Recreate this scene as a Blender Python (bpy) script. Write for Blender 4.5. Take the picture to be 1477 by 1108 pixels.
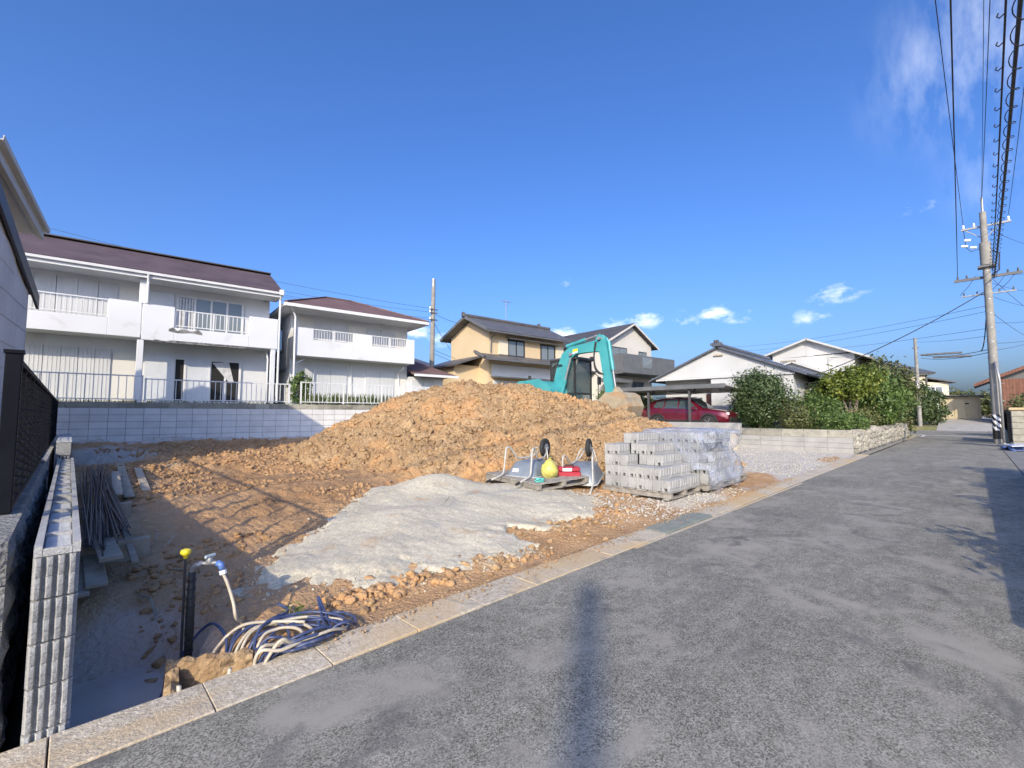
import bpy, bmesh, math, random
import numpy as np
from mathutils import Vector, Matrix
R = math.radians
random.seed(7); rng = np.random.default_rng(11)
for o in list(bpy.data.objects): bpy.data.objects.remove(o)
sc = bpy.context.scene; col = sc.collection
# ------------------------------------------------------------------ camera
F, CX, CY, HA, PI_, CH = 650., 738.5, 554., R(45.6), R(3.87), 1.5
cam = bpy.data.cameras.new('camera'); co = bpy.data.objects.new('camera', cam); col.objects.link(co)
cam.sensor_width = 36; cam.lens = 36*F/1477; cam.clip_end = 3000; cam.clip_start = .05
co.location = (0, 0, CH); co.rotation_euler = (R(90)+PI_, 0, HA-R(90)); sc.camera = co
sc.render.resolution_x = 1024; sc.render.resolution_y = 768
# ------------------------------------------------------------------ sky and sun
SAZ, SEL = R(35), R(27)                      # light travels towards +X+Y
w = bpy.data.worlds.new('World'); sc.world = w; w.use_nodes = True
nt = w.node_tree; nt.nodes.clear(); N = nt.nodes; LK = nt.links.new
sky = N.new('ShaderNodeTexSky'); sky.sky_type = 'NISHITA'; sky.sun_disc = False
sky.sun_elevation = SEL; sky.sun_rotation = math.atan2(-math.cos(SAZ), -math.sin(SAZ))
sky.air_density = 1.0; sky.dust_density = 4.2; sky.ozone_density = 3.2; sky.altitude = 0
hs = N.new('ShaderNodeHueSaturation'); hs.inputs['Saturation'].default_value = 1.18; LK(sky.outputs[0], hs.inputs['Color'])
tn = N.new('ShaderNodeMix'); tn.data_type = 'RGBA'; tn.blend_type = 'MULTIPLY'; tn.inputs[0].default_value = 1; LK(hs.outputs[0], tn.inputs[6]); tn.inputs[7].default_value = (.60, .705, .975, 1)   # deep blue rendering of the sky
gmn = N.new('ShaderNodeGamma'); gmn.inputs[1].default_value = 1.0; LK(tn.outputs[2], gmn.inputs[0])
bg = N.new('ShaderNodeBackground'); bg.inputs[1].default_value = .122
wo = N.new('ShaderNodeOutputWorld'); LK(bg.outputs[0], wo.inputs[0])
_f0 = Vector((math.cos(HA), math.sin(HA), 0)); _r = Vector((math.sin(HA), -math.cos(HA), 0)); _u0 = Vector((0, 0, 1))
_f = _f0*math.cos(PI_)+_u0*math.sin(PI_); _u = _u0*math.cos(PI_)-_f0*math.sin(PI_); _C = Vector((0, 0, CH))
def ray(x, y): return _f+_r*((x-CX)/F)-_u*((y-CY)/F)
def atZ(x, y, z=0): d = ray(x, y); return _C+d*((z-CH)/d.z)
def atX(x, y, v): d = ray(x, y); return _C+d*(v/d.x)
def atY(x, y, v): d = ray(x, y); return _C+d*(v/d.y)
def atD(x, y, t): return _C+ray(x, y)*t
def atL(x, y, p, ang):
    n = Vector((-math.sin(R(ang)), math.cos(R(ang)), 0)); d = ray(x, y)
    return _C+d*(n.dot(Vector((p[0], p[1], 0))-_C)/n.dot(d))
# small clouds of this sky: soft patches of noise round given directions
tc = N.new('ShaderNodeTexCoord'); nm = N.new('ShaderNodeVectorMath'); nm.operation = 'NORMALIZE'; LK(tc.outputs['Generated'], nm.inputs[0])
def vm(op, a, b=None):
    n = N.new('ShaderNodeVectorMath'); n.operation = op; LK(a, n.inputs[0])
    if b is not None: n.inputs[1].default_value = b
    return n
def mth(op, a, b, clamp=False):
    n = N.new('ShaderNodeMath'); n.operation = op; n.use_clamp = clamp
    for i, q in enumerate((a, b)):
        if isinstance(q, (int, float)): n.inputs[i].default_value = q
        else: LK(q, n.inputs[i])
    return n.outputs[0]
def cloud_sum(lst, flat):
    tot = None; scl = vm('MULTIPLY', nm.outputs[0], (1, 1, flat))
    for (px, py, rad, st) in lst:
        d = ray(px, py).normalized(); dn = vm('DISTANCE', scl.outputs[0], (d.x, d.y, d.z*flat))
        mr = N.new('ShaderNodeMapRange'); mr.interpolation_type = 'SMOOTHSTEP'; LK(dn.outputs['Value'], mr.inputs[0])
        mr.inputs[1].default_value = 0; mr.inputs[2].default_value = rad; mr.inputs[3].default_value = st; mr.inputs[4].default_value = 0
        tot = mr.outputs[0] if tot is None else mth('MAXIMUM', tot, mr.outputs[0])
    return tot
def nz(scale, det, vec): 
    n = N.new('ShaderNodeTexNoise'); n.inputs['Scale'].default_value = scale; n.inputs['Detail'].default_value = det; n.inputs['Roughness'].default_value = .6; LK(vec, n.inputs['Vector']); return n.outputs[0]
puffs = cloud_sum([(1028, 452, .055, 1.0), (930, 463, .065, .85), (885, 470, .06, .6), (1170, 458, .06, .6), (1208, 424, .08, .55), (600, 478, .06, .9), (640, 490, .07, .6), (812, 484, .065, 1.0), (815, 411, .05, .35), (990, 462, .07, .5), (1060, 458, .07, .5), (1340, 292, .06, .35)], 2.3)
n1 = nz(38, 4, vm('MULTIPLY', nm.outputs[0], (1, 1, 2.0)).outputs[0])
cp = mth('MULTIPLY', mth('SUBTRACT', mth('ADD', mth('MULTIPLY', n1, 1.7), mth('MULTIPLY', puffs, .85)), 1.12), 1.25, True)
cp = mth('MULTIPLY', cp, mth('MULTIPLY', puffs, 1.6, True))
wisps = cloud_sum([(1400, 85, .16, .9), (1450, 40, .16, 1.0), (1350, 110, .10, .6), (1440, 225, .09, .6), (1465, 120, .12, .6), (1420, 270, .07, .45)], 1.0)
n2 = nz(7, 5, vm('MULTIPLY', nm.outputs[0], (1.6, 3.4, 1.2)).outputs[0])
cw = mth('MULTIPLY', mth('MULTIPLY', mth('SUBTRACT', n2, .40), 2.6, True), mth('MULTIPLY', wisps, .45))
cf = mth('MAXIMUM', cp, cw)
mx = N.new('ShaderNodeMix'); mx.data_type = 'RGBA'; LK(cf, mx.inputs[0]); LK(gmn.outputs[0], mx.inputs[6]); mx.inputs[7].default_value = (5.2, 5.5, 5.9, 1)
LK(mx.outputs[2], bg.inputs[0])
sl = bpy.data.lights.new('sun', 'SUN'); sl.energy = 2.12; sl.angle = R(.53); sl.color = (1, .865, .64)
so = bpy.data.objects.new('sun', sl); col.objects.link(so)
so.rotation_euler = Vector((math.cos(SAZ)*math.cos(SEL), math.sin(SAZ)*math.cos(SEL), -math.sin(SEL))).to_track_quat('-Z', 'Y').to_euler()
so.location = (-20, -15, 30)
vs = sc.view_settings; vs.view_transform = 'Standard'; vs.look = 'None'; vs.gamma = 1; vs.use_curve_mapping = False; vs.exposure = 1.2
sc.render.engine = 'CYCLES'
# ------------------------------------------------------------------ helpers
class MB:
    def __init__(s): s.v = []; s.f = []
    def add(s, vs_, fs): b = len(s.v); s.v += [tuple(p) for p in vs_]; s.f += [tuple(i+b for i in q) for q in fs]; return s
    def box(s, x0, x1, y0, y1, z0, z1):
        return s.add([(x0, y0, z0), (x1, y0, z0), (x1, y1, z0), (x0, y1, z0), (x0, y0, z1), (x1, y0, z1), (x1, y1, z1), (x0, y1, z1)],
                     [(0, 3, 2, 1), (4, 5, 6, 7), (0, 1, 5, 4), (1, 2, 6, 5), (2, 3, 7, 6), (3, 0, 4, 7)])
    def obox(s, c, size, M=None):
        m = MB().box(-size[0]/2, size[0]/2, -size[1]/2, size[1]/2, -size[2]/2, size[2]/2)
        M = M or Matrix.Identity(3)
        return s.add([M @ Vector(p)+Vector(c) for p in m.v], m.f)
    def beam(s, a, b, wd, ht):
        a = Vector(a); b = Vector(b); d = (b-a); L = d.length; z = d.normalized()
        up = Vector((0, 0, 1)) if abs(z.z) < .98 else Vector((0, 1, 0))
        x = z.cross(up).normalized(); y = x.cross(z)
        M = Matrix((x, y, z)).transposed(); return s.obox((a+b)/2, (wd, ht, L), M)
    def tube(s, pts, r, n=8, cap=True):
        pts = [Vector(p) for p in pts]; m = len(pts); rs = r if isinstance(r, (list, tuple)) else [r]*m
        ref = None; vv = []; ff = []
        for i, p in enumerate(pts):
            d = (pts[min(i+1, m-1)]-pts[max(i-1, 0)])
            if d.length < 1e-9: d = Vector((0, 0, 1))
            d.normalize()
            if ref is None: ref = Vector((0, 0, 1)) if abs(d.z) < .9 else Vector((1, 0, 0))
            x = ref-d*ref.dot(d)
            if x.length < 1e-6: x = d.orthogonal()
            x.normalize(); ref = x; y = d.cross(x)
            for k in range(n):
                a = 2*math.pi*k/n; vv.append(p+(x*math.cos(a)+y*math.sin(a))*rs[i])
        for i in range(m-1):
            for k in range(n): ff.append((i*n+k, i*n+(k+1) % n, (i+1)*n+(k+1) % n, (i+1)*n+k))
        if cap: ff.append(tuple(range(n-1, -1, -1))); ff.append(tuple((m-1)*n+k for k in range(n)))
        return s.add(vv, ff)
    def slab(s, pts, t, up=True):
        pts = [Vector(p) for p in pts]; n = (pts[1]-pts[0]).cross(pts[2]-pts[0]).normalized()
        if up and n.z < 0: n = -n
        m = len(pts); lo = [p-n*t for p in pts]
        return s.add(pts+lo, [tuple(range(m)), tuple(range(2*m-1, m-1, -1))]+[(i, i+m, (i+1) % m+m, (i+1) % m) for i in range(m)])
    def prism(s, poly, axis, a, b):          # poly in the other two axes
        def P(u, v, t): return {'x': (t, u, v), 'y': (u, t, v), 'z': (u, v, t)}[axis]
        m = len(poly); return s.add([P(u, v, a) for u, v in poly]+[P(u, v, b) for u, v in poly],
            [tuple(range(m)), tuple(range(2*m-1, m-1, -1))]+[(i, (i+1) % m, (i+1) % m+m, i+m) for i in range(m)])
    def lathe(s, prof, c, n=16, M=None):
        vv = []; ff = []; M = M or Matrix.Identity(3); c = Vector(c); k = len(prof)
        for r_, z in prof:
            for i in range(n): a = 2*math.pi*i/n; vv.append(M @ Vector((r_*math.cos(a), r_*math.sin(a), z))+c)
        for j in range(k-1):
            for i in range(n): ff.append((j*n+i, j*n+(i+1) % n, (j+1)*n+(i+1) % n, (j+1)*n+i))
        ff.append(tuple(range(n-1, -1, -1))); ff.append(tuple((k-1)*n+i for i in range(n)))
        return s.add(vv, ff)
    def loft(s, rings, closed=True, cap=True):
        n = len(rings[0]); vv = [p for r_ in rings for p in r_]; ff = []
        for j in range(len(rings)-1):
            for i in range(n if closed else n-1): ff.append((j*n+i, j*n+(i+1) % n, (j+1)*n+(i+1) % n, (j+1)*n+i))
        if cap: ff.append(tuple(range(n-1, -1, -1))); ff.append(tuple((len(rings)-1)*n+i for i in range(n)))
        return s.add(vv, ff)
    def mesh(s, name, mat, smooth=False, bevel=0, fix=True):
        me = bpy.data.meshes.new(name); me.from_pydata(s.v, [], s.f)
        if fix or bevel:
            bm = bmesh.new(); bm.from_mesh(me)
            if bevel: bmesh.ops.bevel(bm, geom=bm.edges[:], offset=bevel, segments=1, affect='EDGES', profile=.5)
            bmesh.ops.recalc_face_normals(bm, faces=bm.faces[:]); bm.to_mesh(me); bm.free()
        me.materials.append(mat)
        if smooth: me.shade_smooth() if smooth is True else None
        if smooth == 'auto':
            me.shade_smooth(); me.set_sharp_from_angle(angle=R(38))
        return me
    def build(s, name, mat, parent=None, smooth=False, bevel=0, fix=True):
        return link(name, s.mesh(name, mat, smooth, bevel, fix), parent)
def link(name, me, parent=None, loc=(0, 0, 0), rot=(0, 0, 0), scale=(1, 1, 1)):
    o = bpy.data.objects.new(name, me); col.objects.link(o); o.location = loc; o.rotation_euler = rot; o.scale = scale
    if parent: o.parent = parent
    return o
def tag(o, label=None, cat=None, group=None, kind=None):
    if label: o['label'] = label
    if cat: o['category'] = cat
    if group: o['group'] = group
    if kind: o['kind'] = kind
    return o
def thing(name, label, cat, loc=(0, 0, 0), rz=0, group=None, rot=None):
    o = bpy.data.objects.new(name, None); col.objects.link(o); o.location = loc; o.rotation_euler = rot or (0, 0, rz); o.empty_display_size = .2
    return tag(o, label, cat, group)
def copy_tree(o, parent=None):
    c = o.copy(); col.objects.link(c); c.parent = parent
    for ch in list(o.children): copy_tree(ch, c)
    return c
# ---- materials (colour by world position, with per-object variation)
def pmat(name, c1, c2=None, scale=3., rough=.8, bump=0., bscale=40., metal=0., objvar=0., fine=0., fscale=60., spec=.5, wave=None, stain=None, coat=0, speck=0, sscale=120, stain2=None, bdist=.02):
    m = bpy.data.materials.new(name); m.use_nodes = True; t = m.node_tree; n = t.nodes; b = n['Principled BSDF']; lk = t.links.new
    b.inputs['Roughness'].default_value = rough; b.inputs['Metallic'].default_value = metal; b.inputs['Specular IOR Level'].default_value = spec
    if coat: b.inputs['Coat Weight'].default_value = coat; b.inputs['Coat Roughness'].default_value = .08
    g = n.new('ShaderNodeNewGeometry'); c2 = c2 or tuple(min(1, x*1.12) for x in c1)
    def noise(sc_, det=4, dist=0.): q = n.new('ShaderNodeTexNoise'); q.inputs['Scale'].default_value = sc_; q.inputs['Detail'].default_value = det; q.inputs['Distortion'].default_value = dist; lk(g.outputs['Position'], q.inputs['Vector']); return q.outputs[0]
    def ramp(f, a, b_): q = n.new('ShaderNodeMapRange'); q.inputs[1].default_value = a; q.inputs[2].default_value = b_; lk(f, q.inputs[0]); return q.outputs[0]
    def mix(f, a, b_, mode='MIX'):
        q = n.new('ShaderNodeMix'); q.data_type = 'RGBA'; q.blend_type = mode
        for i, x in ((0, f), (6, a), (7, b_)):
            if isinstance(x, (int, float)): q.inputs[i].default_value = x
            elif isinstance(x, tuple): q.inputs[i].default_value = (*x, 1)
            else: lk(x, q.inputs[i])
        return q.outputs[2]
    c = mix(ramp(noise(scale), .3, .7), tuple(c1), tuple(c2))
    if fine: c = mix(fine, c, mix(ramp(noise(fscale, 2), .35, .65), (.0, .0, .0), (1., 1., 1.)), 'SOFT_LIGHT')
    if speck:
        vo = n.new('ShaderNodeTexVoronoi'); vo.inputs['Scale'].default_value = sscale; lk(g.outputs['Position'], vo.inputs['Vector'])
        sx = n.new('ShaderNodeSeparateColor'); lk(vo.outputs['Color'], sx.inputs[0]); q = n.new('ShaderNodeMapRange'); q.inputs[3].default_value = 1-speck; q.inputs[4].default_value = 1+speck; lk(sx.outputs[0], q.inputs[0])
        h_ = n.new('ShaderNodeHueSaturation'); lk(c, h_.inputs['Color']); lk(q.outputs[0], h_.inputs['Value']); c = h_.outputs[0]
    if stain: c = mix(ramp(noise(stain[1], 5, 1.), stain[2], stain[2]+.16), c, tuple(stain[0]))
    if stain2: c = mix(ramp(noise(stain2[1], 6, 1.5), stain2[2], stain2[2]+.14), c, tuple(stain2[0]))
    if wave:
        wv = n.new('ShaderNodeTexWave'); wv.inputs['Scale'].default_value = wave[0]; wv.bands_direction = wave[1]; wv.inputs['Distortion'].default_value = wave[3] if len(wave) > 3 else 0
        tco = n.new('ShaderNodeTexCoord'); lk(tco.outputs['Object'], wv.inputs['Vector'])
        c = mix(wave[2], c, wv.outputs[0], 'MULTIPLY')
    if objvar:
        oi = n.new('ShaderNodeObjectInfo'); h = n.new('ShaderNodeHueSaturation'); q = n.new('ShaderNodeMapRange'); q.inputs[3].default_value = 1-objvar; q.inputs[4].default_value = 1+objvar
        lk(oi.outputs['Random'], q.inputs[0]); lk(q.outputs[0], h.inputs['Value']); lk(c, h.inputs['Color']); c = h.outputs[0]
    lk(c, b.inputs['Base Color'])
    if bump:
        bp = n.new('ShaderNodeBump'); bp.inputs['Strength'].default_value = bump; bp.inputs['Distance'].default_value = bdist
        lk(noise(bscale, 5), bp.inputs['Height']); lk(bp.outputs[0], b.inputs['Normal'])
    return m
def glassmat(name, tint=(.05, .07, .08), rough=.03):
    m = bpy.data.materials.new(name); m.use_nodes = True; b = m.node_tree.nodes['Principled BSDF']
    b.inputs['Base Color'].default_value = (*tint, 1); b.inputs['Roughness'].default_value = rough; b.inputs['Specular IOR Level'].default_value = .9; return m
M = {}
M['asphalt'] = pmat('asphalt', (.185, .178, .150), (.245, .234, .195), .6, .95, .5, 260, fine=.15, fscale=9, stain=((.30, .282, .24), 1.3, .54), stain2=((.12, .117, .11), 1.5, .60), bdist=.006, spec=.2, speck=.6, sscale=140)
def streaks(m):
    t = m.node_tree; n = t.nodes; lk = t.links.new; b = n['Principled BSDF']; src = b.inputs['Base Color'].links[0].from_socket; g = n.new('ShaderNodeNewGeometry')
    def layer(src, rot, sc3, scale, lo, hi, colr, amt):
        mp = n.new('ShaderNodeMapping'); mp.inputs['Rotation'].default_value = (0, 0, rot); mp.inputs['Scale'].default_value = sc3; lk(g.outputs['Position'], mp.inputs[0])
        q = n.new('ShaderNodeTexNoise'); q.inputs['Scale'].default_value = scale; q.inputs['Detail'].default_value = 7; q.inputs['Roughness'].default_value = .78; q.inputs['Distortion'].default_value = .15; lk(mp.outputs[0], q.inputs['Vector'])
        r = n.new('ShaderNodeMapRange'); r.inputs[1].default_value = lo; r.inputs[2].default_value = hi; r.inputs[4].default_value = amt; lk(q.outputs[0], r.inputs[0])
        x = n.new('ShaderNodeMix'); x.data_type = 'RGBA'; lk(r.outputs[0], x.inputs[0]); lk(src, x.inputs[6]); x.inputs[7].default_value = (*colr, 1); return x.outputs[2]
    c = layer(src, R(-20), (.5, 1.6, 1), 2.3, .50, .72, (.34, .32, .275), .6)
    c = layer(c, R(10), (.35, 1.2, 1), 1.5, .52, .72, (.10, .099, .095), .6)
    c = layer(c, 0, (1, 1, 1), 4.2, .665, .70, (.05, .05, .05), .8)
    c = layer(c, 0, (1, 1, 1), 14, .70, .73, (.5, .48, .43), .7)
    lk(c, b.inputs['Base Color'])
streaks(M['asphalt'])
M['concrete'] = pmat('concrete', (.43, .375, .29), (.50, .435, .335), 2.5, .9, .45, 70, objvar=.05, fine=.3, fscale=30, stain=((.50, .37, .21), .8, .47), stain2=((.30, .265, .21), 2.4, .60), speck=.16, sscale=150)
M['concrete_grey'] = pmat('concrete_grey', (.29, .285, .27), (.37, .362, .34), 2.5, .9, .35, 60, objvar=.06, fine=.25)
M['block'] = pmat('block', (.29, .292, .287), (.375, .375, .367), 5, .92, .3, 120, objvar=.08, fine=.3, fscale=140)
M['block_new'] = pmat('block_new', (.60, .60, .59), (.69, .685, .67), 4, .9, .3, 120, objvar=.06, fine=.25, fscale=140)
M['mortar'] = pmat('mortar', (.24, .24, .235), (.31, .31, .30), 6, .95, .3, 80)
M['cellfill'] = pmat('cellfill', (.40, .41, .41), (.50, .51, .51), 8, .9, .4, 60)
M['oldblock'] = pmat('oldblock', (.24, .23, .19), (.36, .34, .28), 4, .95, .4, 60, objvar=.2, stain=((.17, .165, .12), 4, .58))
M['rough_stone'] = pmat('rough_stone', (.16, .16, .155), (.27, .265, .25), 12, .95, .9, 40, objvar=.15, bdist=.05)
M['dirt'] = pmat('dirt', (.265, .162, .075), (.415, .285, .155), 3.0, .95, .9, 34, fine=.4, fscale=45, stain=((.47, .27, .12), .8, .52), stain2=((.23, .14, .075), 1.3, .60), bdist=.04)
M['clod'] = pmat('clod', (.26, .16, .075), (.43, .30, .17), 7, .95, .8, 60, fine=.4, stain=((.48, .28, .13), .8, .52), stain2=((.24, .15, .08), 1.3, .60))
M['sand'] = pmat('sand', (.43, .39, .30), (.53, .485, .375), 1.4, .95, .5, 110, fine=.2, fscale=30, bdist=.012, stain=((.33, .325, .30), 1.0, .58), stain2=((.42, .29, .16), 1.6, .60), speck=.22, sscale=130)
M['gravel'] = pmat('gravel', (.33, .31, .27), (.50, .47, .41), 14, .9, .3, 80)
M['wood'] = pmat('wood', (.30, .255, .19), (.42, .365, .28), 9, .85, .3, 50, objvar=.2)
M['wood_grey'] = pmat('wood_grey', (.20, .185, .16), (.33, .305, .265), 9, .9, .4, 50, objvar=.15)
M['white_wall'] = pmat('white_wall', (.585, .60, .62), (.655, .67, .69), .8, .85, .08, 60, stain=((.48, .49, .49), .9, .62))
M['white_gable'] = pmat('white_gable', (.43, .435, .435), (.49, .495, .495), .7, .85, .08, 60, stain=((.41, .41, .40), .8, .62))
M['white_shut'] = pmat('white_shut', (.50, .52, .54), (.57, .585, .60), 1.2, .5, objvar=.03)
M['white_metal'] = pmat('white_metal', (.60, .61, .615), None, 3, .4)
M['offwhite'] = pmat('offwhite', (.60, .59, .55), (.68, .67, .63), 1, .85)
M['cream'] = pmat('cream', (.56, .50, .38), (.63, .57, .45), .6, .9, .08, 50)
M['beige'] = pmat('beige', (.52, .40, .245), (.59, .465, .30), .5, .9, .08, 50)
M['roof_purple'] = pmat('roof_purple', (.075, .05, .06), (.115, .082, .094), 1.2, .8, .2, 30, wave=(5.0, 'Z', .30, .5))
M['roof_red'] = pmat('roof_red', (.13, .075, .07), (.18, .11, .10), 1.2, .8, .2, 30, wave=(5., 'Z', .25, .5))
M['tile_roof'] = pmat('tile_roof', (.10, .10, .105), (.17, .165, .165), 2, .55, .1, 30, wave=(2.6, 'X', .55, .1))
M['tile_blue'] = pmat('tile_blue', (.085, .095, .115), (.14, .15, .175), 2, .5, .1, 30, wave=(2.6, 'X', .5, .1))
M['roof_dark'] = pmat('roof_dark', (.05, .048, .05), (.08, .075, .078), 1, .7)
M['fascia'] = pmat('fascia', (.055, .055, .058), (.08, .08, .083), 2, .55)
M['fascia_grey'] = pmat('fascia_grey', (.42, .42, .40), None, 2, .6)
M['panel'] = pmat('panel', (.50, .50, .49), (.57, .57, .56), 1.2, .8, .2, 50, objvar=.04)
M['black_metal'] = pmat('black_metal', (.006, .007, .010), (.010, .011, .015), 5, .6, spec=.08)
M['dark_grey'] = pmat('dark_grey', (.10, .105, .11), (.135, .14, .145), 2, .5)
M['grey_sid'] = pmat('grey_sid', (.50, .48, .44), (.56, .54, .495), 1, .8)
M['glass'] = glassmat('glass'); M['glass_l'] = glassmat('glass_l', (.17, .20, .22)); M['dark_hole'] = pmat('dark_hole', (.012, .012, .012))
M['curtain'] = pmat('curtain', (.42, .43, .45), (.62, .63, .64), 9, .9)
M['teal'] = pmat('teal', (.045, .285, .30), (.065, .34, .355), 3, .38, coat=.25, stain=((.22, .25, .19), 6, .66))
M['steel'] = pmat('steel', (.26, .265, .27), (.34, .345, .35), 5, .45, metal=.4)
M['bucket'] = pmat('bucket', (.30, .25, .17), (.38, .32, .22), 7, .65, .2, 40, stain=((.36, .23, .12), 2.5, .50))
M['rubber'] = pmat('rubber', (.015, .015, .015), (.03, .03, .03), 9, .75)
M['tray'] = pmat('tray', (.20, .235, .27), (.27, .305, .335), 5, .42, metal=.35, stain=((.34, .30, .25), 7, .64))
M['pipe_white'] = pmat('pipe_white', (.36, .36, .33), (.46, .46, .43), 9, .5)
M['yellow'] = pmat('yellow', (.70, .55, .02), (.80, .66, .04), 5, .4)
M['bag_yellow'] = pmat('bag_yellow', (.44, .40, .08), (.58, .54, .17), 9, .32, .3, 40)
M['red'] = pmat('red', (.30, .02, .035), (.38, .035, .05), 5, .4)
M['white'] = pmat('white', (.80, .80, .80), None, 2, .6)
M['black'] = pmat('black', (.02, .02, .02), None, 2, .6)
M['hose_blue'] = pmat('hose_blue', (.025, .04, .11), (.06, .08, .16), 14, .4, stain=((.26, .24, .21), 7, .62))
M['hose_beige'] = pmat('hose_beige', (.38, .33, .25), (.52, .47, .37), 14, .5)
M['tap_blue'] = pmat('tap_blue', (.10, .18, .42), None, 5, .3); M['tap_grey'] = pmat('tap_grey', (.40, .47, .52), None, 5, .3)
M['rebar'] = pmat('rebar', (.045, .048, .055), (.10, .095, .095), 20, .55, metal=.4, objvar=.25)
M['rust_rock'] = pmat('rust_rock', (.27, .165, .08), (.46, .33, .19), 9, .95, 1., 40, stain2=((.15, .10, .055), 8, .54))
M['car'] = pmat('car', (.11, .004, .017), (.13, .006, .021), 3, .3, metal=.3, coat=.8)
M['pole'] = pmat('pole', (.22, .212, .195), (.29, .28, .255), 3, .9, .15, 40, stain=((.22, .21, .19), 2, .62))
M['wire'] = pmat('wire', (.02, .02, .025), None, 1, .6)
M['brownwood'] = pmat('brownwood', (.15, .062, .037), (.22, .09, .055), 3, .7, wave=(1.5, 'X', .3, .3))
M['bark'] = pmat('bark', (.16, .12, .085), (.27, .22, .17), 12, .95, .6, 40)
M['paint'] = pmat('paint', (.66, .66, .64), (.78, .78, .76), 6, .7, stain=((.3, .3, .3), 6, .6))
M['drain'] = pmat('drain', (.165, .185, .16), (.235, .25, .215), 5, .85, .3, 60)
M['garage'] = pmat('garage', (.42, .36, .23), (.50, .43, .29), 2, .7)
M['stonewall'] = pmat('stonewall', (.20, .185, .15), (.42, .395, .33), 5, .95, .6, 25, objvar=.18)
M['yard'] = pmat('yard', (.10, .115, .045), (.22, .20, .11), 1.3, .95, .6, 20)
M['earth'] = pmat('earth', (.22, .19, .13), (.30, .26, .19), .3, .95)
M['blue_sheet'] = pmat('blue_sheet', (.10, .16, .33), (.16, .22, .40), 6, .4)
M['grey_sheet'] = pmat('grey_sheet', (.55, .58, .62), None, 6, .4)
M['poly_roof'] = pmat('poly_roof', (.34, .345, .335), (.42, .42, .40), 3, .45)
def leafmat(name, a, b, c):
    m = bpy.data.materials.new(name); m.use_nodes = True; t = m.node_tree; n = t.nodes; bs = n['Principled BSDF']; lk = t.links.new
    at = n.new('ShaderNodeAttribute'); at.attribute_name = 'leafv'; cr = n.new('ShaderNodeValToRGB'); e = cr.color_ramp.elements
    e[0].color = (*a, 1); e[1].color = (*c, 1); q = e.new(.55); q.color = (*b, 1); lk(at.outputs['Fac'], cr.inputs[0])
    lk(cr.outputs[0], bs.inputs['Base Color']); bs.inputs['Roughness'].default_value = .55
    tr = n.new('ShaderNodeBsdfTranslucent'); lk(cr.outputs[0], tr.inputs[0]); ms = n.new('ShaderNodeMixShader'); ms.inputs[0].default_value = .25
    lk(bs.outputs[0], ms.inputs[1]); lk(tr.outputs[0], ms.inputs[2]); lk(ms.outputs[0], n['Material Output'].inputs[0]); return m
M['leaf_dark'] = leafmat('leaf_dark', (.03, .058, .02), (.065, .108, .036), (.14, .18, .075))
M['leaf_mid'] = leafmat('leaf_mid', (.04, .08, .018), (.09, .155, .034), (.19, .25, .065))
M['leaf_yel'] = leafmat('leaf_yel', (.05, .085, .014), (.145, .19, .025), (.33, .34, .045))
M['leaf_olive'] = leafmat('leaf_olive', (.055, .075, .022), (.12, .14, .048), (.22, .225, .085))
M['grass'] = leafmat('grass', (.05, .085, .018), (.10, .155, .03), (.20, .24, .07))
# wet mud, plastic film, water
def water():
    m = pmat('muddy_water', (.46, .35, .28), (.56, .44, .36), 3.5, .25, .10, 9, spec=.25); return m
M['water'] = water()
def film():
    m = bpy.data.materials.new('film'); m.use_nodes = True; t = m.node_tree; n = t.nodes; lk = t.links.new; b = n['Principled BSDF']
    b.inputs['Base Color'].default_value = (.42, .47, .58, 1); b.inputs['Roughness'].default_value = .16; b.inputs['Specular IOR Level'].default_value = .8
    tp = n.new('ShaderNodeBsdfTransparent'); mxs = n.new('ShaderNodeMixShader'); g = n.new('ShaderNodeNewGeometry')
    nn = n.new('ShaderNodeTexNoise'); nn.inputs['Scale'].default_value = 4; nn.inputs['Detail'].default_value = 5; nn.inputs['Distortion'].default_value = 1.5; lk(g.outputs['Position'], nn.inputs['Vector'])
    mr = n.new('ShaderNodeMapRange'); mr.inputs[1].default_value = .35; mr.inputs[2].default_value = .7; mr.inputs[3].default_value = .16; mr.inputs[4].default_value = .55; lk(nn.outputs[0], mr.inputs[0])
    lk(mr.outputs[0], mxs.inputs[0]); lk(tp.outputs[0], mxs.inputs[1]); lk(b.outputs[0], mxs.inputs[2]); lk(mxs.outputs[0], n['Material Output'].inputs[0])
    bp = n.new('ShaderNodeBump'); bp.inputs['Strength'].default_value = .8; bp.inputs['Distance'].default_value = .03; n2_ = n.new('ShaderNodeTexNoise'); n2_.inputs['Scale'].default_value = 9; n2_.inputs['Distortion'].default_value = 2.5; lk(g.outputs['Position'], n2_.inputs['Vector']); lk(n2_.outputs[0], bp.inputs['Height']); lk(bp.outputs[0], b.inputs['Normal'])
    return m
M['film'] = film()
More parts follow.
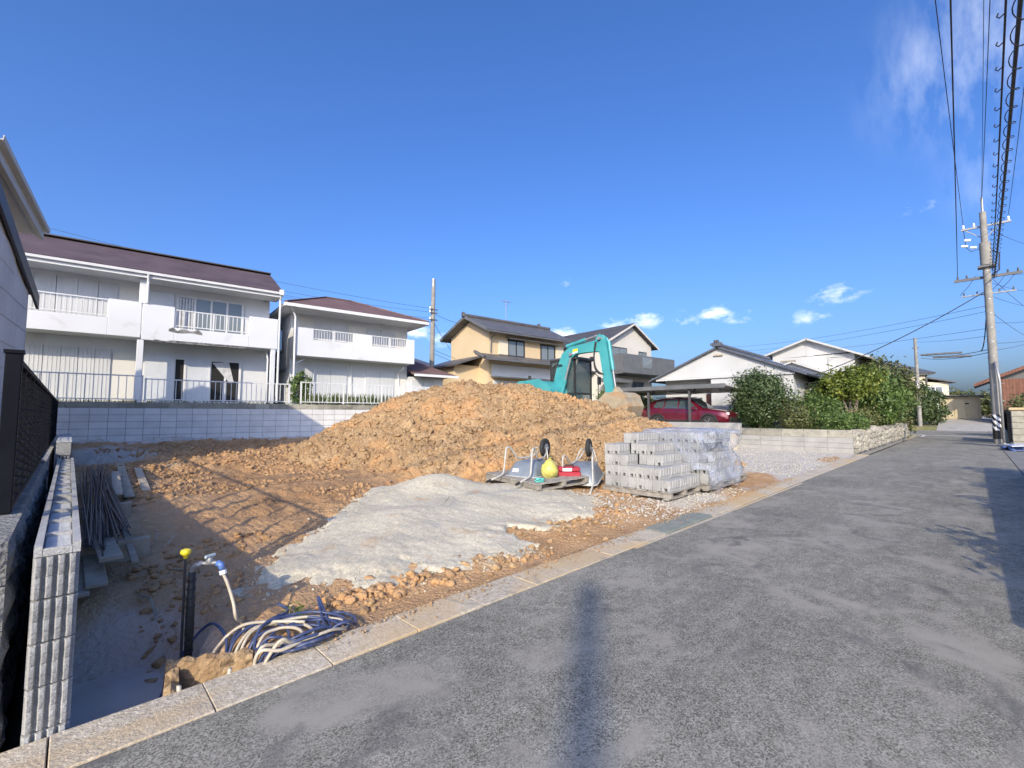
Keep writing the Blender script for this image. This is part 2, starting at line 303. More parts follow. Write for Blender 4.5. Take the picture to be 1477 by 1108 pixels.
# ---- value noise in numpy
def vnoise(x, y, seed):
    xi = np.floor(x).astype(np.int64); yi = np.floor(y).astype(np.int64); xf = x-xi; yf = y-yi
    def h(a, b):
        n_ = (a*374761393+b*668265263+seed*1442695041) & 0x7fffffff; n_ = ((n_ ^ (n_ >> 13))*1274126177) & 0x7fffffff
        return ((n_ ^ (n_ >> 16)) & 0xffff)/65535.
    u = xf*xf*(3-2*xf); v = yf*yf*(3-2*yf)
    return (h(xi, yi)*(1-u)+h(xi+1, yi)*u)*(1-v)+(h(xi, yi+1)*(1-u)+h(xi+1, yi+1)*u)*v
def fbm(x, y, sc_, octv=4, seed=1, gain=.5):
    t = np.zeros_like(x, dtype=float); a = 1.; tot = 0; f_ = sc_
    for k in range(octv): t += a*(vnoise(x*f_+k*17.3, y*f_-k*9.1, seed+k)-.5); tot += a; a *= gain; f_ *= 2.03
    return t/tot*2
def sstep(a, b, x): t = np.clip((x-a)/(b-a), 0, 1); return t*t*(3-2*t)
def pts_in_poly_sd(x, y, poly):
    d = np.full(x.shape, 1e9); ins = np.zeros(x.shape, bool); n = len(poly)
    for i in range(n):
        x0, y0 = poly[i]; x1, y1 = poly[(i+1) % n]; ex, ey = x1-x0, y1-y0
        t = np.clip(((x-x0)*ex+(y-y0)*ey)/(ex*ex+ey*ey), 0, 1); d = np.minimum(d, np.hypot(x-x0-t*ex, y-y0-t*ey))
        c = ((y0 > y) != (y1 > y)); ins ^= c & (x < (x1-x0)*(y-y0)/(y1-y0+1e-12)+x0)
    return np.where(ins, d, -d)
SAND = [(1.1, 4.35), (1.6, 5.0), (2.0, 5.35), (2.7, 5.9), (3.1, 6.5), (4.0, 7.3), (5.0, 7.1), (5.9, 6.4), (6.5, 5.4), (6.6, 4.6), (5.9, 4.2), (5.0, 4.0), (4.1, 3.7), (3.4, 3.55), (2.6, 3.75), (2.1, 3.75), (1.7, 3.95)]
CREST = [(5.0, 13.4, .45, .6), (6.0, 12.36, 1.42, .6), (7.1, 11.2, 2.20, .6), (8.2, 10.1, 2.44, .62), (9.1, 9.24, 2.42, .72), (10.98, 7.44, 1.86, .72), (12.3, 6.5, 1.38, .72), (13.6, 6.0, .7, .7), (14.6, 5.6, .25, .6)]
_cr = []
for i in range(len(CREST)-1):
    for k in range(14): t = k/14; _cr.append([CREST[i][j]*(1-t)+CREST[i+1][j]*t for j in range(4)])
def farY(x): return 17.6-x*math.tan(R(5.4))
def base_h(x, y):
    s_ = 1-.75*sstep(8, 17, x)
    h = .70*np.clip((y-3.4)/13.6, 0, 1.1)*s_
    h += .07*fbm(x, y, .7, 3, 3)
    h = h-.34*np.exp(-(((x-.28)/.46)**4+((y-3.75)/.85)**4))-.30*np.exp(-(((x-.72)/.20)**4+((y-3.25)/.17)**4))
    h += .02*np.exp(-(((x-6.3)/1.6)**2+((y-5.6)/1.0)**2))
    h -= .03*np.exp(-((y-3.25)/.25)**2)*sstep(1.0, 2.0, x)
    return h
def rough_h(x, y):
    a = sstep(.0, .6, x)*(1-.8*sstep(10, 16, x))*sstep(3.2, 3.9, y)*(.42+.5*sstep(10.5, 12.5, y))
    calm = 1-.65*np.exp(-(((x-8.5)/2.6)**2+((y-4.3)/1.0)**2))-.7*np.exp(-(((x-6.4)/.9)**4+((y-5.9)/1.0)**4))-.35*np.exp(-(((x-.3)/.5)**4+((y-3.85)/.85)**4))
    lump = np.maximum(fbm(x, y, 2.9, 4, 21, .65), -.2)*(.55+.9*sstep(-.3, .5, fbm(x, y, .45, 2, 23)))
    tr = .016*np.sin(((x*.55+y*.83))*16+3*fbm(x, y, .8, 2, 5))*np.exp(-(((x-2.1)-.25*(y-8))/.33)**2)*sstep(4.5, 6, y)     # track marks
    return a*calm*(.16*lump+.085*fbm(x, y, 7, 3, 31, .7))+tr
def mound_h(x, y):
    h = np.full(x.shape, -9.)
    for cx, cy, cz, sl_ in _cr:
        d = np.hypot(x-cx, y-cy); back = ((x-cx)+(y-cy)) > 0
        h = np.maximum(h, cz-np.where(back, .85, sl_)*np.sqrt(d*d+.15)+.25*sl_)
    return h
def lot_z(x, y):
    x = np.atleast_1d(np.asarray(x, float)); y = np.atleast_1d(np.asarray(y, float)); return base_h(x, y)+rough_h(x, y)
def lz(x, y): return float(lot_z(x, y)[0])
def mz(x, y):
    x_ = np.array([float(x)]); y_ = np.array([float(y)]); return float(max(lot_z(x_, y_)[0], (mound_h(x_, y_))[0]))
def gridmesh(name, X, Y, Z, mat, attrs=None, mask=None, smooth=True):
    ny, nx = X.shape; v = np.stack([X, Y, Z], -1).reshape(-1, 3)
    i = np.arange(ny*nx).reshape(ny, nx); q = np.stack([i[:-1, :-1], i[:-1, 1:], i[1:, 1:], i[1:, :-1]], -1).reshape(-1, 4)
    if mask is not None:
        mk = (mask[:-1, :-1] | mask[:-1, 1:] | mask[1:, 1:] | mask[1:, :-1]).reshape(-1); q = q[mk]
    used = np.unique(q); mp = -np.ones(len(v), int); mp[used] = np.arange(len(used)); v = v[used]; q = mp[q]
    me = bpy.data.meshes.new(name); me.vertices.add(len(v)); me.vertices.foreach_set('co', v.ravel()); me.loops.add(q.size); me.loops.foreach_set('vertex_index', q.ravel())
    me.polygons.add(len(q)); me.polygons.foreach_set('loop_start', np.arange(0, q.size, 4)); me.polygons.foreach_set('loop_total', np.full(len(q), 4)); me.update(calc_edges=True)
    for k, a in (attrs or {}).items():
        at = me.attributes.new(k, 'FLOAT', 'POINT'); at.data.foreach_set('value', a.reshape(-1)[used].astype(np.float32))
    me.materials.append(mat)
    if smooth: me.shade_smooth()
    return link(name, me)
ICO = None
def lumps(name, pos, size, mat, squash=.75, sub=1, jit=.38, smooth=False):
    bm = bmesh.new(); bmesh.ops.create_icosphere(bm, subdivisions=sub, radius=1.); V0 = np.array([v.co[:] for v in bm.verts]); F0 = np.array([[v.index for v in f_.verts] for f_ in bm.faces]); bm.free()
    n = len(pos); nv = len(V0); sc3 = size[:, None]*rng.uniform(.65, 1.25, (n, 3)); sc3[:, 2] *= squash
    V = V0[None]*(1+rng.uniform(-jit, jit, (n, nv, 1)))
    for _ in range(5):                                          # knock facets off: broken, angular lumps
        pn = rng.normal(size=(n, 1, 3)); pn /= np.linalg.norm(pn, axis=2, keepdims=True); dd = (V*pn).sum(2, keepdims=True)-rng.uniform(.3, .85, (n, 1, 1)); V = V-pn*np.maximum(dd, 0)
    ang = rng.uniform(0, 6.28, n); ca, sa = np.cos(ang), np.sin(ang); tl = rng.uniform(-.6, .6, n); ct, st = np.cos(tl), np.sin(tl)
    V = V*sc3[:, None, :]
    y = V[..., 1]*ct[:, None]-V[..., 2]*st[:, None]; z = V[..., 1]*st[:, None]+V[..., 2]*ct[:, None]; x = V[..., 0]
    V = np.stack([x*ca[:, None]-y*sa[:, None], x*sa[:, None]+y*ca[:, None], z], -1)+pos[:, None, :]
    Fc = (F0[None]+(np.arange(n)*nv)[:, None, None]).reshape(-1, 3); V = V.reshape(-1, 3)
    me = bpy.data.meshes.new(name); me.vertices.add(len(V)); me.vertices.foreach_set('co', V.ravel()); me.loops.add(Fc.size); me.loops.foreach_set('vertex_index', Fc.ravel())
    me.polygons.add(len(Fc)); me.polygons.foreach_set('loop_start', np.arange(0, Fc.size, 3)); me.polygons.foreach_set('loop_total', np.full(len(Fc), 3)); me.update(calc_edges=True); me.materials.append(mat)
    if smooth: me.shade_smooth()
    return link(name, me)
def leaves(name, P, Nn, size, mat, parent=None, asp=.5, val=None):
    n = len(P); Nn = Nn/np.linalg.norm(Nn, axis=1)[:, None]; a = rng.normal(size=(n, 3)); t = np.cross(Nn, a); t /= np.linalg.norm(t, axis=1)[:, None]; b = np.cross(Nn, t)
    L = size[:, None]; q = np.stack([P-t*L, P+b*L*asp+Nn*L*.15, P+t*L, P-b*L*asp+Nn*L*.15], 1).reshape(-1, 3)
    me = bpy.data.meshes.new(name); me.vertices.add(4*n); me.vertices.foreach_set('co', q.ravel()); me.loops.add(4*n); me.loops.foreach_set('vertex_index', np.arange(4*n))
    me.polygons.add(n); me.polygons.foreach_set('loop_start', np.arange(0, 4*n, 4)); me.polygons.foreach_set('loop_total', np.full(n, 4)); me.update(calc_edges=True)
    at = me.attributes.new('leafv', 'FLOAT', 'POINT'); at.data.foreach_set('value', np.repeat(val if val is not None else rng.uniform(0, 1, n), 4).astype(np.float32)); me.materials.append(mat)
    return link(name, me, parent)
def plant(name, label, cat, loc, blobs, nl, ls, mat, group=None, trunk=True, clumps=60, fill=.45, tr=.05):
    """blobs: (dx,dy,dz,rx,ry,rz) local ellipsoids; leaves gather in clumps through the crown's outer volume"""
    t = thing(name, label, cat, loc, 0, group); vol = np.array([b[3]*b[4]+b[3]*b[5] for b in blobs]); vol = vol/vol.sum(); PP = []; NN = []; VV = []
    mb = MB(); base = Vector((0, 0, -.15)); nb = len(blobs)
    for (bx, by, bz, rx, ry, rz_), w_ in zip(blobs, vol):
        k = max(8, int(clumps*w_*nb)); d = rng.normal(size=(k, 3)); d /= np.linalg.norm(d, axis=1)[:, None]
        rad = (1-fill*rng.uniform(0, 1, k)**1.6)*rng.uniform(.82, 1.12, k); cc = d*rad[:, None]*np.array([rx, ry, rz_])+np.array([bx, by, bz]); cv = rng.uniform(0, 1, k)
        m = int(nl*w_); ci = rng.integers(0, k, m); sg = min(rx, ry, rz_)*rng.uniform(.10, .22, k)
        p = cc[ci]+rng.normal(size=(m, 3))*sg[ci][:, None]; p[:, 2] = np.maximum(p[:, 2], .03)
        PP.append(p); nn = d[ci]*.9+rng.normal(size=(m, 3))*.8+np.array([0, 0, .35]); NN.append(nn); VV.append(np.clip(.55*cv[ci]+.45*rng.uniform(0, 1, m), 0, 1))
        for j in range(3):
            tgt = Vector(cc[rng.integers(0, k)]); mid = Vector((bx*.5, by*.5, max(.1, bz*.45)))+Vector(rng.normal(size=3)*.06)
            if trunk: mb.tube([base, mid, Vector((bx, by, bz))*.5+tgt*.5, tgt], [tr, tr*.75, tr*.4, tr*.15], 5)
    P = np.concatenate(PP); leaves('foliage', P, np.concatenate(NN), ls*rng.uniform(.6, 1.3, len(P)), mat, t, .5, np.concatenate(VV))
    if trunk: mb.build('trunk', M['bark'], t)
    return t
# ================================================================== THE SETTING
tag(MB().add([(-900, -900, -.6), (900, -900, -.6), (900, 900, -.6), (-900, 900, -.6)], [(0, 1, 2, 3)]).build('ground', M['earth']), kind='structure')
def sheet(name, pts, mat, thick=.25):
    return tag(MB().slab(pts, thick).build(name, mat), kind='structure')
sheet('road', [(-40, -.8, 0), (58, -.8, 0), (58, 2.75, 0), (-40, 2.75, 0)], M['asphalt'], .5)
sheet('cross_road', [(44.5, 2.754, -.004), (58, 2.754, -.004), (58, 60, -.004), (44.5, 60, -.004)], M['asphalt'], .4)
sheet('driveway', [(58.01, -1.2, .0), (66, -1.2, 1.0), (66, 2.5, 1.0), (58.01, 2.5, .0)], M['concrete_grey'], .5)
sheet('pavement', [(-40, -1.75, .012), (58, -1.75, .012), (58, -.81, .012), (-40, -.81, .012)], pmat('dark_concrete', (.16, .155, .145), (.22, .213, .20), 2, .9, .4, 60, fine=.3), .4)
sheet('yard', [(-40, -40, .03), (60, -40, .03), (60, -1.76, .03), (-40, -1.76, .03)], M['earth'], .5)
sheet('upper_terrain', [(-40, farY(-40)+.26, 1.86), (24, farY(24)+.26, 1.86), (60, 13.6, 1.86), (140, 13.6, 1.86), (140, 160, 1.86), (-40, 160, 1.86)], M['yard'], 2.2)
sheet('neighbour_plot', [(-40, 3.45, .9), (-.36, 3.45, .9), (-.36, 17.4, .9), (-40, 19, .9)], M['concrete_grey'], 1.4)
sheet('raised_garden', [(21.55, 3.75, .74), (42.8, 3.75, .74), (42.8, 13.5, .74), (24.2, 15.1, .74), (21.55, 15.3, .74)], M['yard'], 1.2)
sheet('hill_plot', [(58.02, 2.52, .35), (140, 2.52, 1.6), (140, 13.5, 1.6), (58.02, 13.5, .35)], M['yard'], 1.6)
sheet('garage_forecourt', [(66.01, -20, .99), (120, -20, .99), (120, 4.2, .99), (66.01, 4.2, .99)], M['concrete_grey'], 1.4)
# painted markings at the crossing
def mark(name, pts):
    return tag(MB().add([(x, y, .005) for x, y in pts], [tuple(range(len(pts)))]).build(name, M['paint']), kind='structure')
mark('stop_line', [(44.2, -.2), (44.6, -.2), (44.6, 2.6), (44.2, 2.6)])
mark('edge_line', [(41.5, 2.45), (44.1, 2.45), (44.1, 2.60), (41.5, 2.60)])
mark('corner_line', [(44.62, 2.45), (48.5, 4.6), (48.5, 4.85), (44.62, 2.7)])
mark('crossing_line', [(55.5, -.7), (55.8, -.7), (55.8, 5), (55.5, 5)])
mark('dash_line', [(60, 1.2), (60.6, 1.2), (60.6, 1.8), (60, 1.8)]) and None
for o_ in [o for o in bpy.data.objects if o.name == 'dash_line']:
    o_.location.z = .27
# gutter: single precast slabs with open joints
gut = tag(bpy.data.objects.new('gutter', None), kind='structure'); col.objects.link(gut); gut.location = (0, 2.76, 0)
gm = MB().box(.003, .597, .0, .33, -.30, .010).mesh('gutter_slab', M['concrete'], bevel=.004)
gd = MB().box(.006, 1.45, .0, .33, -.30, .022).mesh('drain_cover', M['drain'], bevel=.008)
x = -4.2
while x < 21.2:
    if abs(x-5.4) < .31: link('drain_cover', gd, gut, (x, 0, 0)); x += 1.456; continue
    link('gutter_slab', gm, gut, (x, rng.uniform(-.008, .008), rng.uniform(-.004, .002)), (rng.uniform(-.006, .006), rng.uniform(-.004, .004), rng.uniform(-.008, .008))); x += .6
gb = MB().box(-4.2, 21.3, .0, .34, -.45, -.29).build('gutter_bed', M['mortar'], gut)
tag(MB().add([(4.6, 2.70, .004), (11.5, 2.66, .004), (11.5, 2.715, .004), (4.6, 2.745, .004)], [(0, 1, 2, 3)]).build('gutter_seam', M['concrete']), kind='structure') if True else mark('road_edge_line', [(4.6, 2.70), (11.5, 2.66), (11.5, 2.72), (4.6, 2.75)])
# lot material with zones of soil, gravel and smoother brown mud
def lotmat():
    m = pmat('lot_soil', (.32, .185, .082), (.48, .30, .15), 1.6, .95, .8, 26, fine=.4, fscale=45, stain=((.50, .34, .19), 1.2, .58), stain2=((.25, .145, .07), 2.2, .58), bdist=.04)
    t = m.node_tree; n = t.nodes; lk = t.links.new; b = n['Principled BSDF']; src = b.inputs['Base Color'].links[0].from_socket
    def attr(k): a = n.new('ShaderNodeAttribute'); a.attribute_name = k; return a.outputs['Fac']
    g = n.new('ShaderNodeNewGeometry')
    def noi(s, d=4): q = n.new('ShaderNodeTexNoise'); q.inputs['Scale'].default_value = s; q.inputs['Detail'].default_value = d; lk(g.outputs['Position'], q.inputs['Vector']); return q.outputs[0]
    def mixc(f, a, c): q = n.new('ShaderNodeMix'); q.data_type = 'RGBA'; lk(f, q.inputs[0]); lk(a, q.inputs[6]); q.inputs[7].default_value = (*c, 1); return q
    mud = mixc(attr('mud'), src, (.42, .26, .13)); dm = mixc(attr('damp'), mud.outputs[2], (.235, .132, .062)); mud = dm; gv = n.new('ShaderNodeMix'); gv.data_type = 'RGBA'
    ga = n.new('ShaderNodeMix'); ga.data_type = 'RGBA'; lk(noi(40, 3), ga.inputs[0]); ga.inputs[6].default_value = (.33, .30, .25, 1); ga.inputs[7].default_value = (.62, .59, .53, 1)
    lk(attr('gravel'), gv.inputs[0]); lk(mud.outputs[2], gv.inputs[6]); lk(ga.outputs[2], gv.inputs[7]); sl_ = mixc(attr('silt'), gv.outputs[2], (.50, .37, .28)); lk(sl_.outputs[2], b.inputs['Base Color'])
    rr = n.new('ShaderNodeMapRange'); rr.inputs[3].default_value = .95; rr.inputs[4].default_value = .55; lk(attr('mud'), rr.inputs[0]); lk(rr.outputs[0], b.inputs['Roughness']); return m
M['lot'] = lotmat()
silt_c = (.50, .41, .36)
xs = np.concatenate([np.arange(.07, 8, .033), np.arange(8, 21.45, .06)]); ys = np.concatenate([np.arange(3.1, 9, .033), np.arange(9, 17.75, .05)])
X, Y = np.meshgrid(xs, ys); Z = base_h(X, Y)+rough_h(X, Y)
nzz = fbm(X, Y, 1.3, 4, 77)
grav = sstep(.35, .6, sstep(9.5, 12.0, X+.8*nzz)*(1-.0*Y)+.55*np.exp(-(((X-8.2)/2.2)**2+((Y-3.6)/.7)**2))+.5*np.exp(-(((X-5.9)/.9)**2+((Y-4.6)/.55)**2))+.25*nzz)
grav = np.maximum(grav, sstep(.1, .6, np.exp(-((Y-(farY(0)-.35-X*.095))/.35)**2)+.2*nzz-.1))          # spill of mortar and sand along the far wall
grav = np.maximum(grav, .85*sstep(.25, .6, np.exp(-(((X-.8)/.9)**2+((Y-14.2)/1.6)**2))+.25*nzz))
dirtR = np.exp(-(((X-11.3)/1.5)**2+((Y-3.9)/.75)**2))+np.exp(-(((X-18.6)/1.2)**2+((Y-3.5)/.35)**2)); grav = grav*(1-sstep(.3, .6, dirtR+.2*nzz))
mud = sstep(.3, .75, (1-sstep(.9, 2.7, X+.9*nzz))*(1-.75*sstep(9.5, 12.5, Y))+.2*nzz)*.75
mud = np.maximum(mud, .35*sstep(.2, .7, fbm(X, Y, .55, 3, 91)))
tag(gridmesh('lot_ground', X, Y, Z, M['lot'], dict(gravel=grav, mud=mud, damp=.5*sstep(.15, .6, np.exp(-(((X-3.0)/1.5)**4+((Y-9.2)/3.2)**4))*.75+.5*fbm(X, Y, .9, 4, 123, .6)-.05), silt=sstep(.25, .7, np.exp(-(((X-.35)/.5)**4+((Y-3.85)/.85)**4))+.35*fbm(X, Y, 3.2, 4, 97)))), kind='structure')
# excavated soil heap
xs = np.arange(1.6, 16.4, .032); ys = np.arange(3.9, 17.2, .032); X, Y = np.meshgrid(xs, ys); B = base_h(X, Y)
rid = 1-np.abs(fbm(X, Y, 1.9, 3, 43))*2
Hm = mound_h(X, Y)+.17*fbm(X, Y, .9, 3, 41)+.066*rid+.13*fbm(X, Y, 3.6, 4, 47, .62)+.10*np.maximum(fbm(X, Y, 6.5, 3, 49, .6), -.1)+.06*fbm(X, Y, 15, 2, 53, .7)
msk = (Hm > B-.12) & (Y < farY(X)-.25 if False else Y < 17.6-X*math.tan(R(5.4))-.25)
mo = gridmesh('soil_heap', X, Y, np.maximum(Hm, B-.2), M['dirt'], None, msk)
tag(mo, 'large heap of orange brown excavated soil below the teal excavator', 'soil heap', kind='stuff')
# loose clods on heap and lot
def scatter_on(n, fx, size_lo, size_hi, pw=2.2):
    P = []; 
    x = rng.uniform(.45, 14.5, n*4); y = rng.uniform(3.7, 16.6, n*4); k = fx(x, y); x = x[k][:n]; y = y[k][:n]
    h1 = base_h(x, y)+rough_h(x, y); h2 = mound_h(x, y)+.17*fbm(x, y, .9, 3, 41)+.066*(1-np.abs(fbm(x, y, 1.9, 3, 43))*2)+.13*fbm(x, y, 3.6, 4, 47, .62)
    s = size_lo+(size_hi-size_lo)*rng.uniform(0, 1, len(x))**pw; return np.stack([x, y, np.maximum(h1, h2)+s*.12], -1), s
inside = lambda x, y: (mound_h(x, y) > base_h(x, y)-.05) & (y < 17.2-x*.095)
p, s = scatter_on(26000, inside, .010, .085, 4.0)
tag(lumps('soil_clods', p, s, M['clod'], .8), 'loose crumbly clods of soil strewn over the orange heap', 'soil clods', kind='stuff')
sd_ = lambda x, y: pts_in_poly_sd(x, y, SAND)
p, s = scatter_on(17000, lambda x, y: (mound_h(x, y) < base_h(x, y)) & (x < 9) & (sd_(x, y) < -.05) & (fbm(x, y, .8, 2, 61) > -.05) & (y < 17-x*.095), .006, .062, 4.2)
tag(lumps('ground_clods', p, s, pmat('clod_brown', (.31, .18, .085), (.46, .29, .15), 4, .95, .6, 60)), 'scattered brown clods on the flat muddy ground of the plot', 'soil clods', kind='stuff')
# big broken lumps along the kerb
n_ = 700; bx = np.concatenate([rng.normal(2.0, .32, 280), rng.normal(3.35, .3, 210), rng.normal(4.7, .45, 210)]); by = np.concatenate([rng.normal(3.66, .15, 280), rng.normal(3.45, .13, 210), rng.normal(3.8, .22, 210)])
s = .006+.052*rng.uniform(0, 1, n_)**3.2; z = lot_z(bx, by)
tag(lumps('broken_soil_lumps', np.stack([bx, by, z+s*.2], -1), s, M['clod'], .75, 2, .2), 'broken orange soil lumps lying between grey sand and kerb', 'soil lumps', kind='stuff')
# sand heap
xs = np.arange(.8, 7.3, .026); ys = np.arange(3.2, 7.8, .026); X, Y = np.meshgrid(xs, ys); B = base_h(X, Y)
sd = pts_in_poly_sd(X, Y, SAND)+.30*fbm(X, Y, 1.5, 4, 71, .6)+.13*fbm(X, Y, 6, 4, 72, .7)+.07*fbm(X, Y, 26, 2, 70)*np.ones_like(X)
sd = sd-.55*sstep(.30, .55, fbm(X, Y, 1.25, 3, 79, .55))*sstep(5.6, 4.6, Y)          # bare soil showing through
hh = np.where(sd > 0, .06*(1-np.exp(-sd/.25)), sd*.7)*(.6+.7*sstep(2.2, 4.4, X))+.24*np.exp(-(((X-4.5)/.8)**2+((Y-6.55)/.5)**2))+.06*np.exp(-(((X-3.3)/.9)**2+((Y-5.2)/.5)**2))
wl = .03*np.abs(fbm(X, Y, 1.3, 2, 12))*np.sin((Y*.9+X*.5)*8+2*fbm(X, Y, 1, 2, 9))*sstep(2.4, 3.4, X)
Zs = B+.008+hh+.05*fbm(X, Y, .9, 2, 73)*sstep(0, .3, sd)+wl*.6+.016*fbm(X, Y, 3.2, 3, 74, .5)+.011*fbm(X, Y, 17, 3, 75, .7)
tag(gridmesh('sand_heap', X, Y, Zs, M['sand'], None, sd+.10*rng.uniform(-1, 1, sd.shape)*np.exp(-np.abs(sd)/.12) > -.03), 'low heap of pale grey sand spread over the dug soil', 'sand heap', kind='stuff')
sp_ = rng.choice(X.size, 16000, replace=False); xf, yf, zf, sf = X.ravel()[sp_], Y.ravel()[sp_], Zs.ravel()[sp_], sd.ravel()[sp_]; k_ = (np.abs(sf+.05) < .22) & (rng.uniform(0, 1, len(sf)) < np.exp(-np.abs(sf+.03)/.1)); xf, yf = xf[k_], yf[k_]; zf = np.maximum(zf[k_], lot_z(xf, yf)); ss = .004+.018*rng.uniform(0, 1, len(xf))**3
tag(lumps('sand_crumbs', np.stack([xf, yf, zf+ss*.2], -1), ss, M['sand'], .7), 'crumbs of grey sand scattered round the edge of sand heap', 'sand crumbs', kind='stuff')
# gravel stones
def gsc(n, fn, lo, hi):
    x = rng.uniform(4.5, 21.2, n*6); y = rng.uniform(3.13, 8.5, n*6); k = fn(x, y); x = x[k][:n]; y = y[k][:n]; s = lo+(hi-lo)*rng.uniform(0, 1, len(x))**2
    return np.stack([x, y, lot_z(x, y)+s*.3], -1), s
gfn = lambda x, y: (rng.uniform(0, 1, len(x)) < sstep(.1, .5, sstep(9.5, 12, x)+.8*np.exp(-(((x-8.0)/2.2)**2+((y-3.6)/.6)**2))+.6*np.exp(-(((x-5.9)/1.0)**2+((y-4.7)/.6)**2)))/(1+(x/9)**2)) & (mound_h(x, y) < base_h(x, y)) & ~((abs(x-11.3) < 1.4) & (y < 4.6))
p, s = gsc(9000, gfn, .008, .034)
tag(lumps('gravel_stones', p, s, M['gravel'], .7), 'pale crushed gravel spread along the kerb and under the pallets', 'gravel', kind='stuff')
# soil crumbs spilled on the gutter
x_ = rng.uniform(1.2, 12, 2600); y_ = 3.12-np.abs(rng.normal(0, .10, 2600)); s = .002+.014*rng.uniform(0, 1, 2600)**3
tag(lumps('spilled_soil', np.stack([x_, y_, .02+s*.2], -1), s, M['clod'], .7), 'crumbs of orange soil spilled over the kerb slabs', 'soil crumbs', kind='stuff')
# puddle
wx, wy = np.meshgrid(np.linspace(.08, .95, 24), np.linspace(3.1, 4.75, 30))
tag(gridmesh('puddle_water', wx, wy, np.full(wx.shape, -.285)+.004*fbm(wx, wy, 3, 2, 8), M['water']), kind='structure')
# ---------------------------------------------------------------- walls made of blocks
def ribbed(L, H, T, ribs=4, mat='block'):
    m = MB(); m.box(0, L, .022, T, 0, H); pw = L/ribs
    for i in range(ribs): 
        a = i*pw+.010; b = (i+1)*pw-.010; m.add([(a, .022, .004), (b, .022, .004), (b, .022, H-.004), (a, .022, H-.004), (a+.012, 0, .012), (b-.012, .004, .010), (b-.014, -.003, H-.012), (a+.012, .003, H-.01)], [(4, 5, 6, 7), (0, 1, 5, 4), (1, 2, 6, 5), (2, 3, 7, 6), (3, 0, 4, 7)])
    return m
# new ribbed block wall, its narrow end to the lane
rw = thing('ribbed_block_wall', 'new wall of ribbed grey concrete blocks running back from the kerb', 'wall', (-.09, 3.1, 0))
endm = MB(); endm.box(0, .16, .02, .395, .006, .196)
for i in range(4):
    a = .004+i*.039; b = a+.031
    rows = [(0, -.004), (.05, -.012), (.10, -.006), (.15, -.013), (.19, -.005)]
    for j in range(4): endm.add([(a, .02, rows[j][0]+.006), (b, .02, rows[j][0]+.006), (b, .02, rows[j+1][0]+.006), (a, .02, rows[j+1][0]+.006), (a+.008, rows[j][1], rows[j][0]+.008), (b-.008, rows[j][1]+.004, rows[j][0]+.008), (b-.007, rows[j+1][1]+.002, rows[j+1][0]+.006), (a+.008, rows[j+1][1], rows[j+1][0]+.006)], [(4, 5, 6, 7), (0, 1, 5, 4), (1, 2, 6, 5), (2, 3, 7, 6), (3, 0, 4, 7)])
em = endm.mesh('block', M['block'])
lm = MB().box(0, .16, .005, .395, .006, .196).mesh('block', M['block'], bevel=.004)
for c in range(-1, 4):
    link('block', em, rw, (rng.uniform(-.002, .002), rng.uniform(-.003, .003), .03+c*.2))
    for k in range(1, 15): link('block', lm, rw, (rng.uniform(-.002, .002), k*.4-(.2 if False else 0), .03+c*.2))
MB().box(.01, .15, .03, 5.98, -.3, .83).build('mortar', M['mortar'], rw)
# open top course: two shells and a sunk filled cell in each block
cm = MB(); cm.box(0, .028, .004, .396, 0, .05); cm.box(.132, .16, .004, .396, 0, .05); cm.box(.03, .13, .004, .02, 0, .036); cm.box(.03, .13, .38, .396, 0, .036)
cme = cm.mesh('block_top', M['block']); fm = MB().box(.03, .13, .02, .38, 0, .022).mesh('cell_fill', M['cellfill'], bevel=.006)
for k in range(15): link('block_top', cme, rw, (0, k*.4, .83)); link('cell_fill', fm, rw, (0, k*.4, .828-(.02 if k in (4, 9) else 0)))
rw2 = thing('ribbed_wall_stub', 'short further stub of ribbed concrete block wall with mortared top', 'wall', (-.12, 9.6, 0))
for k in range(9):
    for c in range(5): link('block', lm if k or c > 3 else em, rw2, (0, k*.4, .08+c*.2))
MB().box(.008, .152, .02, 3.6, .0, 1.075).build('mortar', M['mortar'], rw2); MB().box(-.004, .164, -.004, 3.6, 1.08, 1.10).build('cap', M['cellfill'], rw2)
# far boundary wall
fw = thing('grey_block_wall', 'smooth light grey concrete block wall closing the back of plot', 'wall', (-.4, 17.6+.4*math.tan(R(5.4)), .69), R(-5.4))
bm_ = MB().box(.006, .394, 0, .12, .006, .194).mesh('block', M['block_new'], bevel=.004)
for c in range(-1, 5):
    for k in range(34 if c >= 0 else 24): link('block', bm_, fw, (k*.4-(0), rng.uniform(-.0015, .0015), c*.2))
MB().box(0, 13.6, .010, .114, -.4, .995).build('mortar', pmat('dark_joint', (.23, .23, .23), (.29, .29, .285), 5, .95), fw)
ow = thing('old_block_wall', 'weathered brownish course of old blocks on top of grey wall', 'wall', (-1.0, 17.68+1.0*math.tan(R(5.4)), 1.692), R(-5.4))
om = MB().box(.003, .397, 0, .14, .0, .175).mesh('block', M['oldblock'], bevel=.006)
for k in range(62): link('block', om, ow, (k*.4, .05+rng.uniform(-.003, .003), 0))
MB().box(0, 24.8, .06, .18, -1.2, .165).build('mortar', M['oldblock'], ow)
